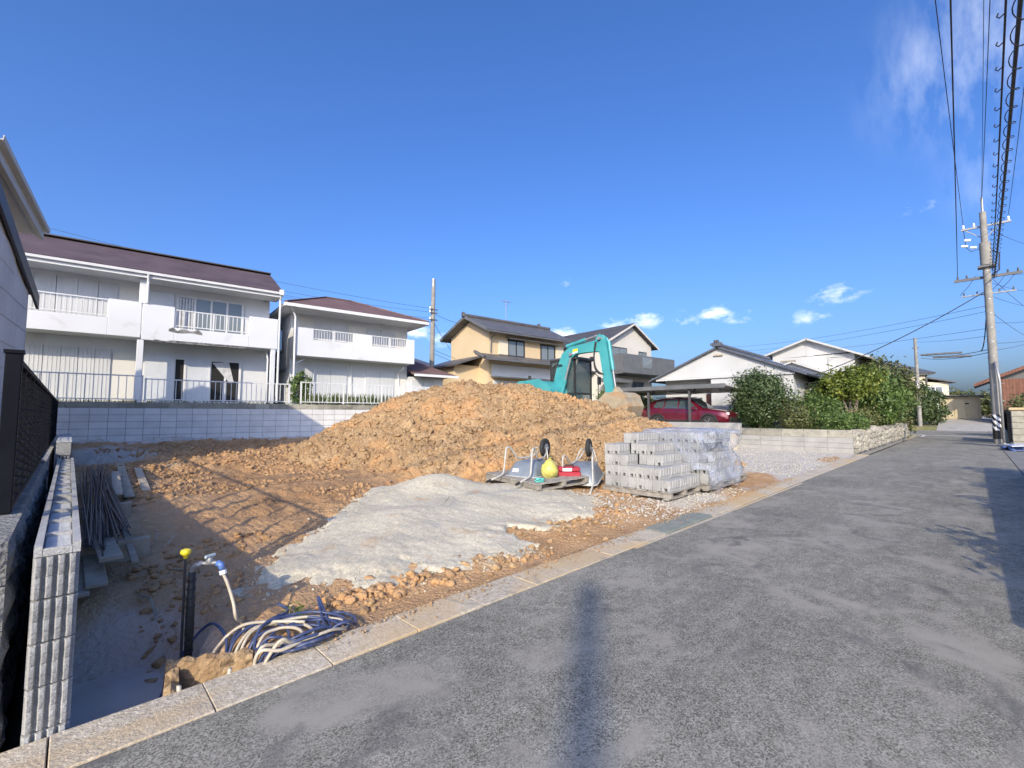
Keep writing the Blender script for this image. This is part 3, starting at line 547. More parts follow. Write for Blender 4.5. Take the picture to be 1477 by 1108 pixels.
# neighbour's rough stone wall below the louvre fence
rs = thing('split_stone_wall', 'dark split faced stone block wall under the black louvre fence', 'wall', (-.34, 3.1, 0))
def rough_block(L, H, T, seed):
    r2 = np.random.default_rng(seed); m = MB(); nx, nz_ = 5, 4
    for face in ('f', 's'):
        LL = T if face == 'f' else L; g = [[None]*(nz_+1) for _ in range(nx+1)]
        for i in range(nx+1):
            for j in range(nz_+1):
                e = 0 if i in (0, nx) or j in (0, nz_) else r2.uniform(-.004, .03)
                u = LL*i/nx; v_ = H*j/nz_; g[i][j] = (u, -e, v_) if face == 'f' else (T+e, u, v_)
        idx = {}; vs_ = []; 
        for i in range(nx+1):
            for j in range(nz_+1): idx[i, j] = len(vs_); vs_.append(g[i][j])
        m.add(vs_, [(idx[i, j], idx[i+1, j], idx[i+1, j+1], idx[i, j+1]) for i in range(nx) for j in range(nz_)])
    m.add([(0, 0, 0), (T, 0, 0), (T, L, 0), (0, L, 0), (0, 0, H), (T, 0, H), (T, L, H), (0, L, H)], [(4, 5, 6, 7), (0, 3, 7, 4), (2, 3, 7, 6)]); return m
rbs = [rough_block(.392, .192, .18, q).mesh('stone_block', M['rough_stone'], fix=False) for q in range(4)]
for c in range(-1, 4):
    for k in range(12): link('stone_block', rbs[(k*3+c) % 4], rs, (-.012 if c else -.03, k*.4, .13+c*.2))
MB().box(0, .155, .01, 14.2, -.5, .92).build('core', M['mortar'], rs)
MB().box(-.03, .17, 4.82, 14.2, .93, .955).build('coping', M['concrete_grey'], rs)
# ---------------------------------------------------------------- louvre fence
lf = thing('louvre_fence', 'black metal louvre fence standing on the stone wall', 'fence', (-.25, 3.92, .93))
MB().box(-.035, .035, 0, .07, 0, .93).build('post', M['black_metal'], lf, bevel=.004); MB().box(-.042, .042, -.008, .078, .93, .95).build('post_cap', M['black_metal'], lf)
pm = MB().box(-.018, .022, 0, .035, 0, .88).mesh('upright', M['black_metal']); sm = MB(); sm.add([(-.012, 0, 0), (.016, 0, -.018), (.018, 0, -.013), (-.010, 0, .007), (-.012, .50, 0), (.016, .50, -.018), (.018, .50, -.013), (-.010, .50, .007)], [(0, 1, 2, 3), (4, 7, 6, 5), (0, 4, 5, 1), (1, 5, 6, 2), (2, 6, 7, 3), (3, 7, 4, 0)])
sme = sm.mesh('slat', M['black_metal']); ns = 15
for k in range(25):
    y0 = .12+k*.53; link('upright', pm, lf, (0, y0, 0))
    if k < 12:
        for j in range(ns): link('slat', sme, lf, (0, y0+.033, .05+j*.056))
far = MB()
for k in range(12, 25):
    for j in range(ns): far.add([(p_[0], p_[1]+.12+k*.53+.033, p_[2]+.05+j*.056) for p_ in sm.v], sm.f)
tag(far.build('slat_rows', M['black_metal'], lf), kind='stuff')
MB().box(-.025, .028, .10, 13.4, .875, .905).build('top_rail', M['black_metal'], lf); MB().box(-.025, .028, .10, 13.4, .005, .03).build('bottom_rail', M['black_metal'], lf)
# ================================================================== HOUSES
class Fr:
    """a facade frame: origin, height of its ground and heading; pt() reads facade coordinates from a sight line"""
    def __init__(s, ox, oy, z0, ang): s.o = (ox, oy); s.z0 = z0; s.a = ang; s.d = Vector((math.cos(R(ang)), math.sin(R(ang)), 0)); s.n = Vector((-s.d.y, s.d.x, 0))
    def pt(s, px, py, dep=0):
        q = Vector((*s.o, 0))+s.n*dep; p = atL(px, py, q, s.a); return ((p-Vector((*s.o, p.z))).dot(s.d), p.z-s.z0)
    def house(s, name, label, cat='house'): return thing(name, label, cat, (*s.o, s.z0), R(s.a))
def window(parent, x0, x1, z0, z1, y, panes=2, fmat='white_metal', gmat='glass', cur=True, fw_=.05):
    wn = MB(); wn.box(x0-fw_, x1+fw_, y-.05, y, z1, z1+fw_); wn.box(x0-fw_, x1+fw_, y-.06, y, z0-fw_, z0); wn.box(x0-fw_, x0, y-.05, y, z0, z1); wn.box(x1, x1+fw_, y-.05, y, z0, z1)
    o = wn.build('window', M[fmat], parent); w_ = (x1-x0)/panes
    for k in range(panes):
        a = x0+k*w_; yy = y-.012-.014*(k % 2); MB().box(a+.03, a+w_-.03, yy, yy+.008, z0+.03, z1-.03).build('pane', M[gmat], o)
        m = MB(); m.box(a, a+.03, yy-.01, yy+.012, z0, z1); m.box(a+w_-.03, a+w_, yy-.01, yy+.012, z0, z1); m.box(a+.03, a+w_-.03, yy-.01, yy+.012, z0, z0+.03); m.box(a+.03, a+w_-.03, yy-.01, yy+.012, z1-.03, z1); m.build('sash', M[fmat], o)
    return o
def shutter(parent, x0, x1, z0, z1, y, n=3, mat='white_shut', name='shutter_panel'):
    w_ = (x1-x0)/n
    for k in range(n):
        m = MB().box(x0+k*w_+.008, x0+(k+1)*w_-.008, y-.035-.012*(k % 2), y, z0, z1)
        for j in range(1, 4): xx = x0+k*w_+w_*j/4; m.box(xx-.012, xx+.012, y-.043-.012*(k % 2), y-.03, z0+.04, z1-.04)
        m.build(name, M[mat], parent)
def railing(parent, x0, x1, z0, z1, y, sp=.12, mat='white_metal', t=.02, posts=0):
    r_ = MB(); r_.box(x0, x1, y-.025, y+.025, z1-.035, z1); r_.box(x0, x1, y-.015, y+.015, z0+.05, z0+.08); o = r_.build('rail', M[mat], parent)
    n = max(2, int((x1-x0)/sp)); me = MB().box(-t/2, t/2, -t/2, t/2, 0, z1-.036-z0-.081).mesh('baluster', M[mat])
    for k in range(1, n): link('baluster', me, parent, (x0+(x1-x0)*k/n, y, z0+.081))
    pm_ = MB().box(-.025, .025, -.025, .025, 0, z1-z0+.01).mesh('post', M[mat]); c = max(1, posts)
    for k in range(c+1): link('post', pm_, parent, (x0+(x1-x0)*k/c, y, z0))
def gutterpipe(parent, x0, x1, y, z, mat='white_metal'):
    MB().prism([(y-.06, z+.04), (y-.05, z-.04), (y+.05, z-.04), (y+.06, z+.04), (y+.045, z+.04), (y+.04, z-.025), (y-.04, z-.025), (y-.045, z+.04)], 'x', x0, x1).build('eave_gutter', M[mat], parent)
def downpipe(parent, pts, r_=.035, mat='white_metal'): MB().tube(pts, r_, 8).build('downpipe', M[mat], parent)
UZ = 1.86
# ---- white two storey apartment house at the back, purple roof
h = Fr(0, 19.6, UZ, -5.4); H1 = h.house('apartment_house', 'long white two storey house with purple slate roof and charred balcony underside')
x0, x1 = -7.0, 5.75; WY = .95
MB().box(x0+.1, x1-.15, WY, 6.2, 0, 4.45).build('wall', M['white_wall'], H1)
ez, rz_ = 4.50, 5.85
MB().slab([(x0, -.12, ez), (x1+.12, -.12, ez), (x1+.12, 2.6, rz_), (x0, 2.6, rz_)], .12).build('roof', M['roof_purple'], H1)
MB().slab([(x0, 2.62, rz_), (x1+.12, 2.62, rz_), (x1+.12, 6.7, 4.2), (x0, 6.7, 4.2)], .12).build('roof', M['roof_purple'], H1)
MB().slab([(x0, 2.4, rz_+.04), (x1+.13, 2.4, rz_+.04), (x1+.13, 2.8, rz_+.04), (x0, 2.8, rz_+.04)], .04).build('ridge_cap', M['roof_dark'], H1)
MB().box(x0, x1+.1, -.05, WY, ez-.22, ez-.14).build('soffit', M['white_wall'], H1)
MB().prism([(WY, 4.45), (2.6, 5.68), (6.2, 4.3), (6.2, 4.2), (WY, 4.2)], 'x', x1-.4, x1-.15).build('gable_wall', M['white_wall'], H1)
gutterpipe(H1, x0, x1+.16, -.14, ez-.09); MB().box(x0, x1+.1, -.10, -.06, ez-.24, ez-.02).build('fascia', M['white_metal'], H1)
# balcony parapets
bz0, bz1 = 2.22, 3.42
def parapet(a, b, za, zb): MB().box(a, b, 0, .10, za, zb).build('balcony_panel', M['white_wall'], H1, bevel=.01)
s_a = h.pt(157, 430)[0]; s_w0 = h.pt(252, 460)[0]; s_w1 = h.pt(360, 470)[0]; s_m = h.pt(205, 450)[0]
parapet(x0, -1.25, bz0, bz1); parapet(-1.25, s_a, bz0, 2.78); parapet(s_a, s_m-.01, bz0, bz1); parapet(s_m+.01, s_w0, bz0-.06, bz1-.03); parapet(s_w0, s_w1, bz0-.02, 2.66); parapet(s_w1, x1, bz0-.02, bz1-.03)
MB().box(x0, x1, .101, WY-.01, bz0, bz0+.12).build('balcony_floor', M['white_wall'], H1)
MB().box(x1-.1, x1-.002, .101, WY, bz0+.12, bz1-.03).build('balcony_side', M['white_wall'], H1)
railing(H1, -1.2, s_a, 2.80, 3.40, .05, .14); railing(H1, s_w0, s_w1, 2.68, 3.32, .05, .13, posts=2)
MB().box(s_w0-.1, s_w0+.9, -.012, -.002, 2.52, 2.62).build('scorch_mark', M['black'], H1) if False else None
cm_ = MB(); ch = []                                         # charred, ragged lower edge
for k in range(26): t = s_m+.35+k*(s_w1-s_m-.4)/25; ch.append((t, bz0-.05+.02*math.sin(k*1.7)+.035*rng.uniform(0, 1)))
cm_.prism([(s_m+.35, bz0-.10)]+ch+[(s_w1-.05, bz0-.10)], 'y', -.008, .09); cm_.build('charred_edge', pmat('char', (.03, .03, .03), (.25, .25, .25), 9, .9), H1)
sc1 = [(s_w0-.15+.12*k, 2.60+.05*math.sin(k*2.1)+.03*(k % 2)) for k in range(9)]
MB().prism(sc1+[(p_[0], 2.50+.02*math.sin(p_[0]*9)) for p_ in sc1[::-1]], 'y', -.006, .0).build('scorch_mark', pmat('scorch', (.035, .033, .03), (.30, .30, .29), 5, .9), H1)
# columns
for xx in (s_m,): MB().box(xx-.09, xx+.09, .0, .18, 0, bz0-.07).build('column', M['white_wall'], H1, bevel=.01); MB().box(xx-.10, xx+.10, .11, .29, bz1, ez-.22).build('column', M['white_wall'], H1, bevel=.01)
MB().box(x1-.22, x1-.06, .02, .18, 0, bz0-.03).build('column', M['white_wall'], H1, bevel=.01)
# openings: upper
q = lambda px, py: h.pt(px, py, WY)
a = q(45, 390); b = q(172, 440); shutter(H1, -1.6, q(172, 400)[0], 2.4, 4.15, WY, 5)
MB().box(q(172, 400)[0]+.05, q(203, 400)[0], WY-.03, WY, 2.4, 4.1).build('wall_panel', M['offwhite'], H1)
MB().box(q(212, 415)[0], q(252, 415)[0], WY-.06, WY, 2.4, 4.05).build('frosted_screen', M['grey_sheet'], H1, bevel=.01)
wx0, wx1 = q(258, 420)[0], q(350, 440)[0]; MB().box(wx0, wx1, WY-.004, WY+.0, 2.4, 4.05).build('curtain', M['curtain'], H1)
window(H1, wx0, wx1, 2.42, 4.0, WY-.01, 4, 'white_metal', 'glass_l')
for k in range(4):
    c_ = MB(); wv_ = (wx1-wx0)/4; 
    if k in (0, 3):
        for j in range(5): c_.box(wx0+k*wv_+.04+j*.09, wx0+k*wv_+.10+j*.09, WY-.035, WY-.028, 2.5, 3.95)
        c_.build('curtain_fold', M['curtain'], H1)
# lower
shutter(H1, -1.6, q(160, 520)[0], .05, 1.85, WY, 6); MB().box(q(163, 520)[0], q(197, 520)[0], WY-.03, WY, .1, 1.75).build('wall_panel', M['offwhite'], H1)
lx0, lx1 = q(208, 540)[0], q(385, 540)[0]; MB().box(lx0, q(250, 520)[0], WY-.05, WY, .05, 1.78).build('shutter_panel', M['grey_sheet'], H1); MB().box(q(268, 520)[0], q(303, 520)[0], WY-.05, WY, .05, 1.7).build('shutter_panel', M['grey_sheet'], H1)
for (pa, pb) in ((252, 267), (304, 346)):
    xa, xb = q(pa, 520)[0], q(pb, 520)[0]; MB().box(xa, xb, WY-.02, WY-.004, .1, 1.7).build('broken_opening', M['dark_hole'], H1)
    window(H1, xa, xb, .1, 1.68, WY-.02, 1 if pb < 280 else 2, 'white_metal', 'dark_hole')
MB().prism([(q(306, 520)[0]+.0, 1.6), (q(330, 520)[0], 1.65), (q(338, 520)[0], .9), (q(332, 520)[0], .85)], 'y', WY-.075, WY-.068).build('torn_curtain', M['curtain'], H1)
downpipe(H1, [(s_m+.12, -.16, ez-.12), (s_m+.12, -.06, ez-.35), (s_m+.12, -.04, bz1)], .04)
downpipe(H1, [(x1+.05, -.14, ez-.1), (x1+.05, .0, ez-.35), (x1+.05, .04, 3.0), (x1+.05, .04, .1)], .04); MB().box(x1-.02, x1+.12, -.22, -.06, ez-.16, ez+.05).build('rain_hopper', M['white_metal'], H1)
downpipe(H1, [(x1-.35, WY, bz0-.08), (x1-.3, .35, bz0-.18), (x1-.28, .25, bz0-.4), (x1-.28, .25, .1)], .03)
# ---- second white house with hipped red brown roof
h = Fr(6.1, 19.22, UZ, -5.4); H2 = h.house('hipped_house', 'pale grey two storey house with hipped reddish brown roof and two balcony railings')
x1 = h.pt(598, 500)[0]; WY = .9; D2 = 6.3; ez = 4.12
MB().box(.35, x1+.05, WY, D2, 0, ez-.06).build('wall', M['white_wall'], H2)
MB().box(.35-.003, .35, WY+.3, D2-.3, 0.02, ez-.1).build('side_cladding', M['dark_grey'], H2) if False else None
# hip roof
e0 = (-.15, -.35); e1 = (x1+.55, D2+.45); rxa, rxb, ry, rzz = 2.3, x1-2.0, 3.0, ez+1.25
rf = MB(); A_, B_, C_, D_ = (e0[0], e0[1], ez), (e1[0], e0[1], ez), (e1[0], e1[1], ez), (e0[0], e1[1], ez); P_, Q_ = (rxa, ry, rzz), (rxb, ry, rzz)
rf.slab([A_, B_, Q_, P_], .1); rf.slab([C_, D_, P_, Q_], .1); rf.slab([B_, C_, Q_], .1); rf.slab([D_, A_, P_], .1); rf.build('roof', M['roof_red'], H2)
MB().box(e0[0]+.06, e1[0]-.06, e0[1]+.06, e1[1]-.06, ez-.18, ez-.10).build('soffit', M['white_wall'], H2)
for (a, b) in ((A_, B_), (B_, C_), (C_, D_), (D_, A_)): MB().beam((a[0], a[1], ez-.09), (b[0], b[1], ez-.09), .09, .13).build('eave_gutter', M['white_metal'], H2)
for (a, b) in ((A_, P_), (B_, Q_), (P_, Q_)): MB().beam((a[0], a[1], a[2]+.02), (b[0], b[1], b[2]+.02), .14, .05).build('ridge_cap', M['roof_red'], H2)
bz0, bz1 = 2.05, 3.22
op = [(h.pt(452, 495)[0], h.pt(510, 500)[0]), (h.pt(537, 505)[0], h.pt(587, 505)[0])]
for (a, b, zt) in ((.35, op[0][0], bz1), (op[0][0], op[0][1], 2.75), (op[0][1], op[1][0], bz1), (op[1][0], op[1][1], 2.72), (op[1][1], x1+.0, bz1)): MB().box(a, b, 0, .1, bz0, zt).build('balcony_panel', M['white_wall'], H2, bevel=.008)
for (a, b) in op: railing(H2, a, b, 2.74, bz1-.0, .05, .11, posts=2)
MB().box(.35, x1, .101, WY-.005, bz0, bz0+.12).build('balcony_floor', M['white_wall'], H2); MB().box(.35, .45, .101, WY, bz0+.12, bz1).build('balcony_side', M['white_wall'], H2); MB().box(x1-.1, x1-.002, .101, WY, bz0+.12, bz1).build('balcony_side', M['white_wall'], H2)
q = lambda px, py: h.pt(px, py, WY)[0]
MB().box(.7, q(452, 465), WY-.03, WY, 2.3, 3.85).build('wall_panel', M['offwhite'], H2)
shutter(H2, q(453, 470), q(500, 470), 2.2, 3.75, WY, 2); shutter(H2, q(503, 470), q(527, 470), 2.2, 3.72, WY, 1, 'offwhite'); shutter(H2, q(530, 470), q(568, 470), 2.2, 3.7, WY, 2); shutter(H2, q(570, 470), q(585, 470), 2.2, 3.68, WY, 1, 'offwhite')
shutter(H2, q(430, 540), q(450, 540), .1, 1.8, WY, 1); shutter(H2, q(452, 540), q(500, 540), .1, 1.8, WY, 2); shutter(H2, q(527, 540), q(568, 540), .1, 1.75, WY, 2); shutter(H2, q(570, 540), q(585, 540), .1, 1.75, WY, 1, 'offwhite')
MB().box(q(505, 540), q(507, 540), WY-.06, WY, .0, 1.9).build('pipe_cover', M['white_metal'], H2)
downpipe(H2, [(.05, -.38, ez-.12), (.2, -.1, ez-.3), (.30, -.05, ez-.5), (.30, -.05, .1)], .04); downpipe(H2, [(.9, .5, bz0-.02), (.7, .3, bz0-.15), (.35, .0, bz0-.35)], .035)
downpipe(H2, [(x1-.3, .6, bz0), (x1-.35, .4, bz0-.2), (x1-.4, .85, bz0-.4), (x1-.4, .85, .1)], .035)
# side window towards the apartment house
sw = MB(); sw.box(.29, .345, 2.2, 3.6, 2.5, 3.5); sw.build('side_window', M['glass_l'], H2); MB().box(.25, .343, 2.1, 3.7, 2.42, 2.49).build('window_sill', M['dark_grey'], H2); MB().box(-.1, .34, 1.5, 3.2, 1.55, 1.62).build('door_canopy', M['dark_grey'], H2)
# one storey annex on the right
ax0, ax1 = x1+.06, h.pt(640, 548, .6)[0]
MB().box(ax0, ax1, .7, D2-.5, 0, 1.5).build('annex_wall', M['white_wall'], H2)
MB().slab([(ax0, .1, 1.62), (ax1+.5, .1, 1.62), (ax1-.9, 3.0, 2.7), (ax0, 3.0, 2.7)], .09).build('annex_roof', M['roof_red'], H2); MB().slab([(ax1+.5, .1, 1.62), (ax1+.5, D2, 1.62), (ax1-.9, 3.0, 2.7)], .09).build('annex_roof', M['roof_red'], H2)
MB().beam((ax0, .06, 1.55), (ax1+.55, .06, 1.55), .08, .12).build('annex_gutter', M['white_metal'], H2); shutter(H2, ax0+.15, ax1-.5, .1, 1.35, .7, 2)
# ---- white railings on the old wall, in front of the two houses
r1 = thing('white_railing', 'white baluster railing in front of the apartment house ground floor', 'railing', (-1.0, 17.86+1.0*math.tan(R(5.4)), 1.867), R(-5.4)); railing(r1, 0, 2.55, .03, .82, 0, .17, posts=1)
r1b = thing('white_railing', 'dirty white railing below the broken windows of the apartment house', 'railing', (1.62, 17.86-1.62*math.tan(R(5.4)), 1.867), R(-5.4)); railing(r1b, 0, 4.05, .03, .74, 0, .15, posts=2)
r2 = thing('white_railing', 'white baluster railing in front of the hipped roof house', 'railing', (6.05, 17.86-6.05*math.tan(R(5.4)), 1.867), R(-5.4)); railing(r2, 0, 6.2, .03, .84, 0, .155, posts=4)
# ---- neighbour's house at the left edge (eaves over the louvre fence)
na = math.degrees(math.atan2(4.0, .34)); d_ = Vector((math.cos(R(na)), math.sin(R(na)), 0))
NB = thing('neighbour_house', 'grey panelled house with dark eaves beyond the louvre fence', 'house', (-.68, 14.75, .88), R(na))
# local x runs along the eave (0 = far end), local y = left (-X)
MB().box(-4.3, -.35, .5, 6.0, 0, 4.86).build('wall', M['panel'], NB)
MB().slab([(-4.6, -.05, 4.92), (.0, -.05, 4.92), (0, 3.2, 6.3), (-4.6, 3.2, 6.3)], .16).build('roof', M['roof_dark'], NB); MB().slab([(-4.6, 3.22, 6.3), (0, 3.22, 6.3), (0, 6.5, 4.92), (-4.6, 6.5, 4.92)], .16).build('roof', M['roof_dark'], NB)
MB().box(-4.6, .0, -.06, .02, 4.62, 4.83).build('fascia', M['fascia_grey'], NB); MB().box(-4.56, -.04, .03, .5, 4.68, 4.74).build('soffit', M['offwhite'], NB); gutterpipe(NB, -4.6, .02, -.10, 4.84, 'fascia_grey')
MB().prism([(.4, 4.8), (3.2, 6.1), (6, 4.8)], 'x', -.6, -.35).build('gable_wall', M['panel'], NB)
vz = lambda x: 3.34-.25*(x+.15)
MB().slab([(-4.3, -.06, vz(-4.3)), (-.15, -.06, vz(-.15)), (-.15, .49, vz(-.15)), (-4.3, .49, vz(-4.3))], .06).build('lean_to_roof', M['roof_dark'], NB)
MB().prism([(-4.3, vz(-4.3)-.07), (-.15, vz(-.15)-.07), (-.15, vz(-.15)-.36), (-4.3, vz(-4.3)-.36)], 'y', -.085, -.04).build('lean_to_fascia', M['fascia'], NB)
MB().prism([(-4.25, 0), (-.95, 0), (-.95, vz(-.95)-.10), (-4.25, vz(-4.25)-.10)], 'y', .0, .49).build('lean_to_wall', M['panel'], NB)
pm_ = MB().box(.004, .446, -.014, -.001, .004, .442).mesh('panel', M['panel'], bevel=.003)
for i in range(7):
    for j in range(8):
        if .1+(j+1)*.45 < vz(-4.1+(i+1)*.45)-.12: link('panel', pm_, NB, (-4.12+i*.45, 0, .1+j*.45))
MB().box(-.97, -.93, -.02, .49, 0, 3.3).build('corner_trim', M['panel'], NB)
# ---- beige two storey house with grey tiled roofs
h = Fr(16.5, 18.7, UZ, -5.4); H3 = h.house('beige_house', 'ochre two storey house with grey tiled roofs and a tall antenna')
x1 = 5.9; D3 = 4.0; ez = 4.42; ry = 1.75; rz_ = 5.36
MB().box(0, x1, 0, D3, 0, ez-.02).build('wall', M['beige'], H3)
MB().prism([(0, ez-.05), (ry, rz_-.15), (D3, ez-.05)], 'x', .002, x1-.002).build('gable_wall', M['beige'], H3)
MB().slab([(-.5, -.55, ez-.14), (x1+.4, -.55, ez-.14), (x1+.4, ry, rz_), (-.5, ry, rz_)], .12).build('roof', M['tile_roof'], H3); MB().slab([(-.5, ry+.01, rz_), (x1+.4, ry+.01, rz_), (x1+.4, D3+.5, ez-.14), (-.5, D3+.5, ez-.14)], .12).build('roof', M['tile_roof'], H3)
MB().tube([(-.55, ry, rz_+.06), (x1+.45, ry, rz_+.06)], .11, 8).build('ridge_tiles', M['tile_roof'], H3); MB().box(-.62, -.52, ry-.14, ry+.14, rz_-.05, rz_+.24).build('ridge_end_tile', M['tile_roof'], H3, bevel=.03)
MB().box(x1-.6, x1-.45, ry-.1, ry+.1, rz_+.1, rz_+.3).build('ridge_end_tile', M['tile_roof'], H3, bevel=.03)
for s_ in ((-.55, ez-.16), (D3+.5, ez-.16)): MB().beam((-.5, s_[0], s_[1]), (-.5, ry, rz_-.04), .05, .16).build('bargeboard', M['dark_grey'], H3)
MB().tube([(-.45, -.58, ez-.24), (x1+.35, -.58, ez-.24)], .05, 6).build('eave_gutter', M['dark_grey'], H3)
MB().slab([(-.9, -1.0, 2.62), (x1+.2, -1.0, 2.62), (x1+.2, .01, 3.02), (-.9, .01, 3.02)], .1).build('lower_roof', M['tile_roof'], H3); MB().tube([(-.95, -.98, 2.66), (-.95, .0, 3.06)], .09, 6).build('lower_ridge', M['tile_roof'], H3); MB().tube([(-.9, -1.04, 2.56), (x1+.2, -1.04, 2.56)], .045, 6).build('lower_gutter', M['dark_grey'], H3)
q = h.pt
for (pa, pb, za, zb) in ((733, 755, 491, 513), (780, 799, 498, 519)):
    xa, xb = q(pa, za)[0], q(pb, za)[0]; zt, zbm = q(pa, za)[1], q(pa, zb)[1]; MB().box(xa, xb, -.012, -.002, zbm, zt).build('curtain', M['curtain'], H3); window(H3, xa, xb, zbm, zt, -.013, 2, 'black', 'glass_l')
MB().box(q(719, 500)[0], q(732, 500)[0], -.06, -.001, q(719, 511)[1], q(719, 491)[1]).build('shutter_box', M['cream'], H3); MB().box(q(800, 505)[0]+.1, x1-.05, -.06, -.001, q(800, 519)[1], q(800, 500)[1]).build('shutter_box', M['cream'], H3)
MB().slab([(q(729, 490)[0], -.4, 4.0), (q(803, 490)[0], -.4, 4.0), (q(803, 490)[0], -.001, 4.08), (q(729, 490)[0], -.001, 4.08)], .05).build('window_hood', M['dark_grey'], H3)
MB().box(.2, x1-.1, -.05, -.001, 1.7, 2.45).build('white_band', M['white_wall'], H3); shutter(H3, .3, 3.0, .1, 1.55, -.001, 3); MB().slab([(.1, -.7, 1.72), (4.6, -.7, 1.72), (4.6, -.051, 1.8), (.1, -.051, 1.8)], .05).build('canopy', M['dark_grey'], H3)
downpipe(H3, [(.12, -.56, ez-.28), (.12, -.08, ez-.5), (.12, -.05, 3.1)], .035, 'dark_grey')
MB().box(-1.6, .0, 1.0, D3, 0, 2.4).build('side_wing', M['beige'], H3); MB().slab([(-2.0, .5, 2.35), (-.01, .5, 3.0), (-.01, D3+.3, 3.0), (-2.0, D3+.3, 2.35)], .1).build('wing_roof', M['tile_roof'], H3)
an = MB(); an.tube([(2.6, ry, rz_), (2.6, ry, rz_+1.45)], .02, 6)
an.beam((2.25, ry, rz_+1.35), (2.95, ry, rz_+1.35), .02, .02)
for k in range(6): an.beam((2.3+k*.12, ry-.25, rz_+1.35), (2.3+k*.12, ry+.25, rz_+1.35), .012, .012)
an.beam((2.4, ry, rz_+1.1), (2.8, ry, rz_+1.1), .02, .02); an.build('antenna', M['steel'], H3)
# ---- grey gabled house with dark balcony
h = Fr(25.5, 16.9, UZ, -5.4); H4 = h.house('gabled_house', 'grey sided gabled house with dark roof and charcoal balcony')
x1 = 5.0; D4 = 7.5; ez = 4.72; rz_ = 6.05; mxx = 2.55
MB().box(0, x1, 0, D4, 0, ez-.02).build('wall', M['grey_sid'], H4); MB().prism([(0, ez-.03), (mxx, rz_-.12), (x1, ez-.03)], 'y', .003, D4-.003).build('gable_wall', M['grey_sid'], H4)
MB().slab([(-.45, -.35, ez-.22), (mxx, -.35, rz_), (mxx, D4+.3, rz_), (-.45, D4+.3, ez-.22)], .12).build('roof', M['roof_dark'], H4); MB().slab([(mxx+.005, -.35, rz_), (x1+.45, -.35, ez-.22), (x1+.45, D4+.3, ez-.22), (mxx+.005, D4+.3, rz_)], .12).build('roof', M['roof_dark'], H4)
for s_ in (-.45, x1+.45): MB().beam((s_, -.36, ez-.30), (mxx, -.36, rz_-.09), .05, .12).build('bargeboard', M['grey_sid'], H4)
MB().box(-.05, x1+.95, -1.3, -1.2, 2.35, 3.6).build('balcony_panel', M['dark_grey'], H4); MB().box(-.05, x1+.95, -1.199, -.004, 2.3, 2.42).build('balcony_floor', M['dark_grey'], H4); MB().box(-.05, .05, -1.199, -.005, 2.43, 3.6).build('balcony_side', M['dark_grey'], H4); MB().box(x1+.85, x1+.95, -1.199, 1.0, 2.43, 3.6).build('balcony_side', M['dark_grey'], H4)
MB().box(2.05, 3.1, -1.32, -1.301, 2.75, 3.5).build('balcony_window', M['glass_l'], H4)
window(H4, 3.45, 4.3, 3.1, 4.1, -.005, 2, 'dark_grey', 'glass_l'); window(H4, .4, 2.0, 2.6, 4.2, -.005, 2, 'dark_grey', 'glass_l'); window(H4, 2.6, 3.9, .2, 1.9, -.005, 2, 'dark_grey', 'glass'); MB().box(-.9, 1.6, -.8, -.01, 1.75, 2.0).build('porch_roof', M['dark_grey'], H4)
MB().box(-4.4, -.01, 1.5, D4, 0, 2.2).build('wing', M['grey_sid'], H4); MB().slab([(-4.6, 1.0, 2.2), (-.02, 1.0, 2.6), (-.02, D4, 2.6), (-4.6, D4, 2.2)], .1).build('wing_roof', M['roof_dark'], H4)
# ---- dark roofed house far behind the hipped house
H5 = thing('dark_roofed_house', 'distant house with low blue grey tiled roof behind the slim pole', 'house', (16.5, 29.5, UZ), R(-5.4))
MB().box(-3, 4.5, 0, 6, 0, 3.1).build('wall', M['cream'], H5); MB().slab([(-3.6, -.6, 3.0), (5.1, -.6, 3.0), (3.4, 3, 4.3), (-2, 3, 4.3)], .12).build('roof', M['tile_blue'], H5); MB().slab([(5.1, -.6, 3.0), (5.1, 6.6, 3.0), (3.4, 3, 4.3)], .12).build('roof', M['tile_blue'], H5); MB().slab([(-3.6, -.6, 3.0), (-3.6, 6.6, 3.0), (-2, 3, 4.3)], .12).build('roof', M['tile_blue'], H5); MB().slab([(-3.6, 6.6, 3.0), (5.1, 6.6, 3.0), (3.4, 3.01, 4.3), (-2, 3.01, 4.3)], .12).build('roof', M['tile_blue'], H5)
window(H5, -1, .6, 1.2, 2.3, -.005, 2)
# ---- white gabled bungalow beside the carport
h = Fr(27, 14.3, .74, -90); H6 = h.house('gabled_bungalow', 'white bungalow with broad gable, blue grey tiles and ridge ornament')
# local x runs towards the lane, local y away (+X)
gw = 8.0; rx = 4.05; ez = 3.02; rz_ = 4.72
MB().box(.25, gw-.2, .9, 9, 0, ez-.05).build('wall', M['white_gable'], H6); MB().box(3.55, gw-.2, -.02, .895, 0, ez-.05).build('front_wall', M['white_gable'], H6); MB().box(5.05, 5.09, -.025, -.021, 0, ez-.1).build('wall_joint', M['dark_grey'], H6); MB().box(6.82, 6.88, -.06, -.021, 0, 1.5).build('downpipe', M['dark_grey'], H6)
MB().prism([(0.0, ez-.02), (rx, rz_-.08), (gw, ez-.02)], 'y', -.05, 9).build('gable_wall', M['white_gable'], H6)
MB().slab([(-.35, -.28, ez-.10), (rx, -.28, rz_+.02), (rx, 9.3, rz_+.02), (-.35, 9.3, ez-.10)], .10).build('roof', M['tile_blue'], H6); MB().slab([(rx+.005, -.28, rz_+.02), (gw+.5, -.28, ez-.16), (gw+.5, 9.3, ez-.16), (rx+.005, 9.3, rz_+.02)], .10).build('roof', M['tile_blue'], H6)
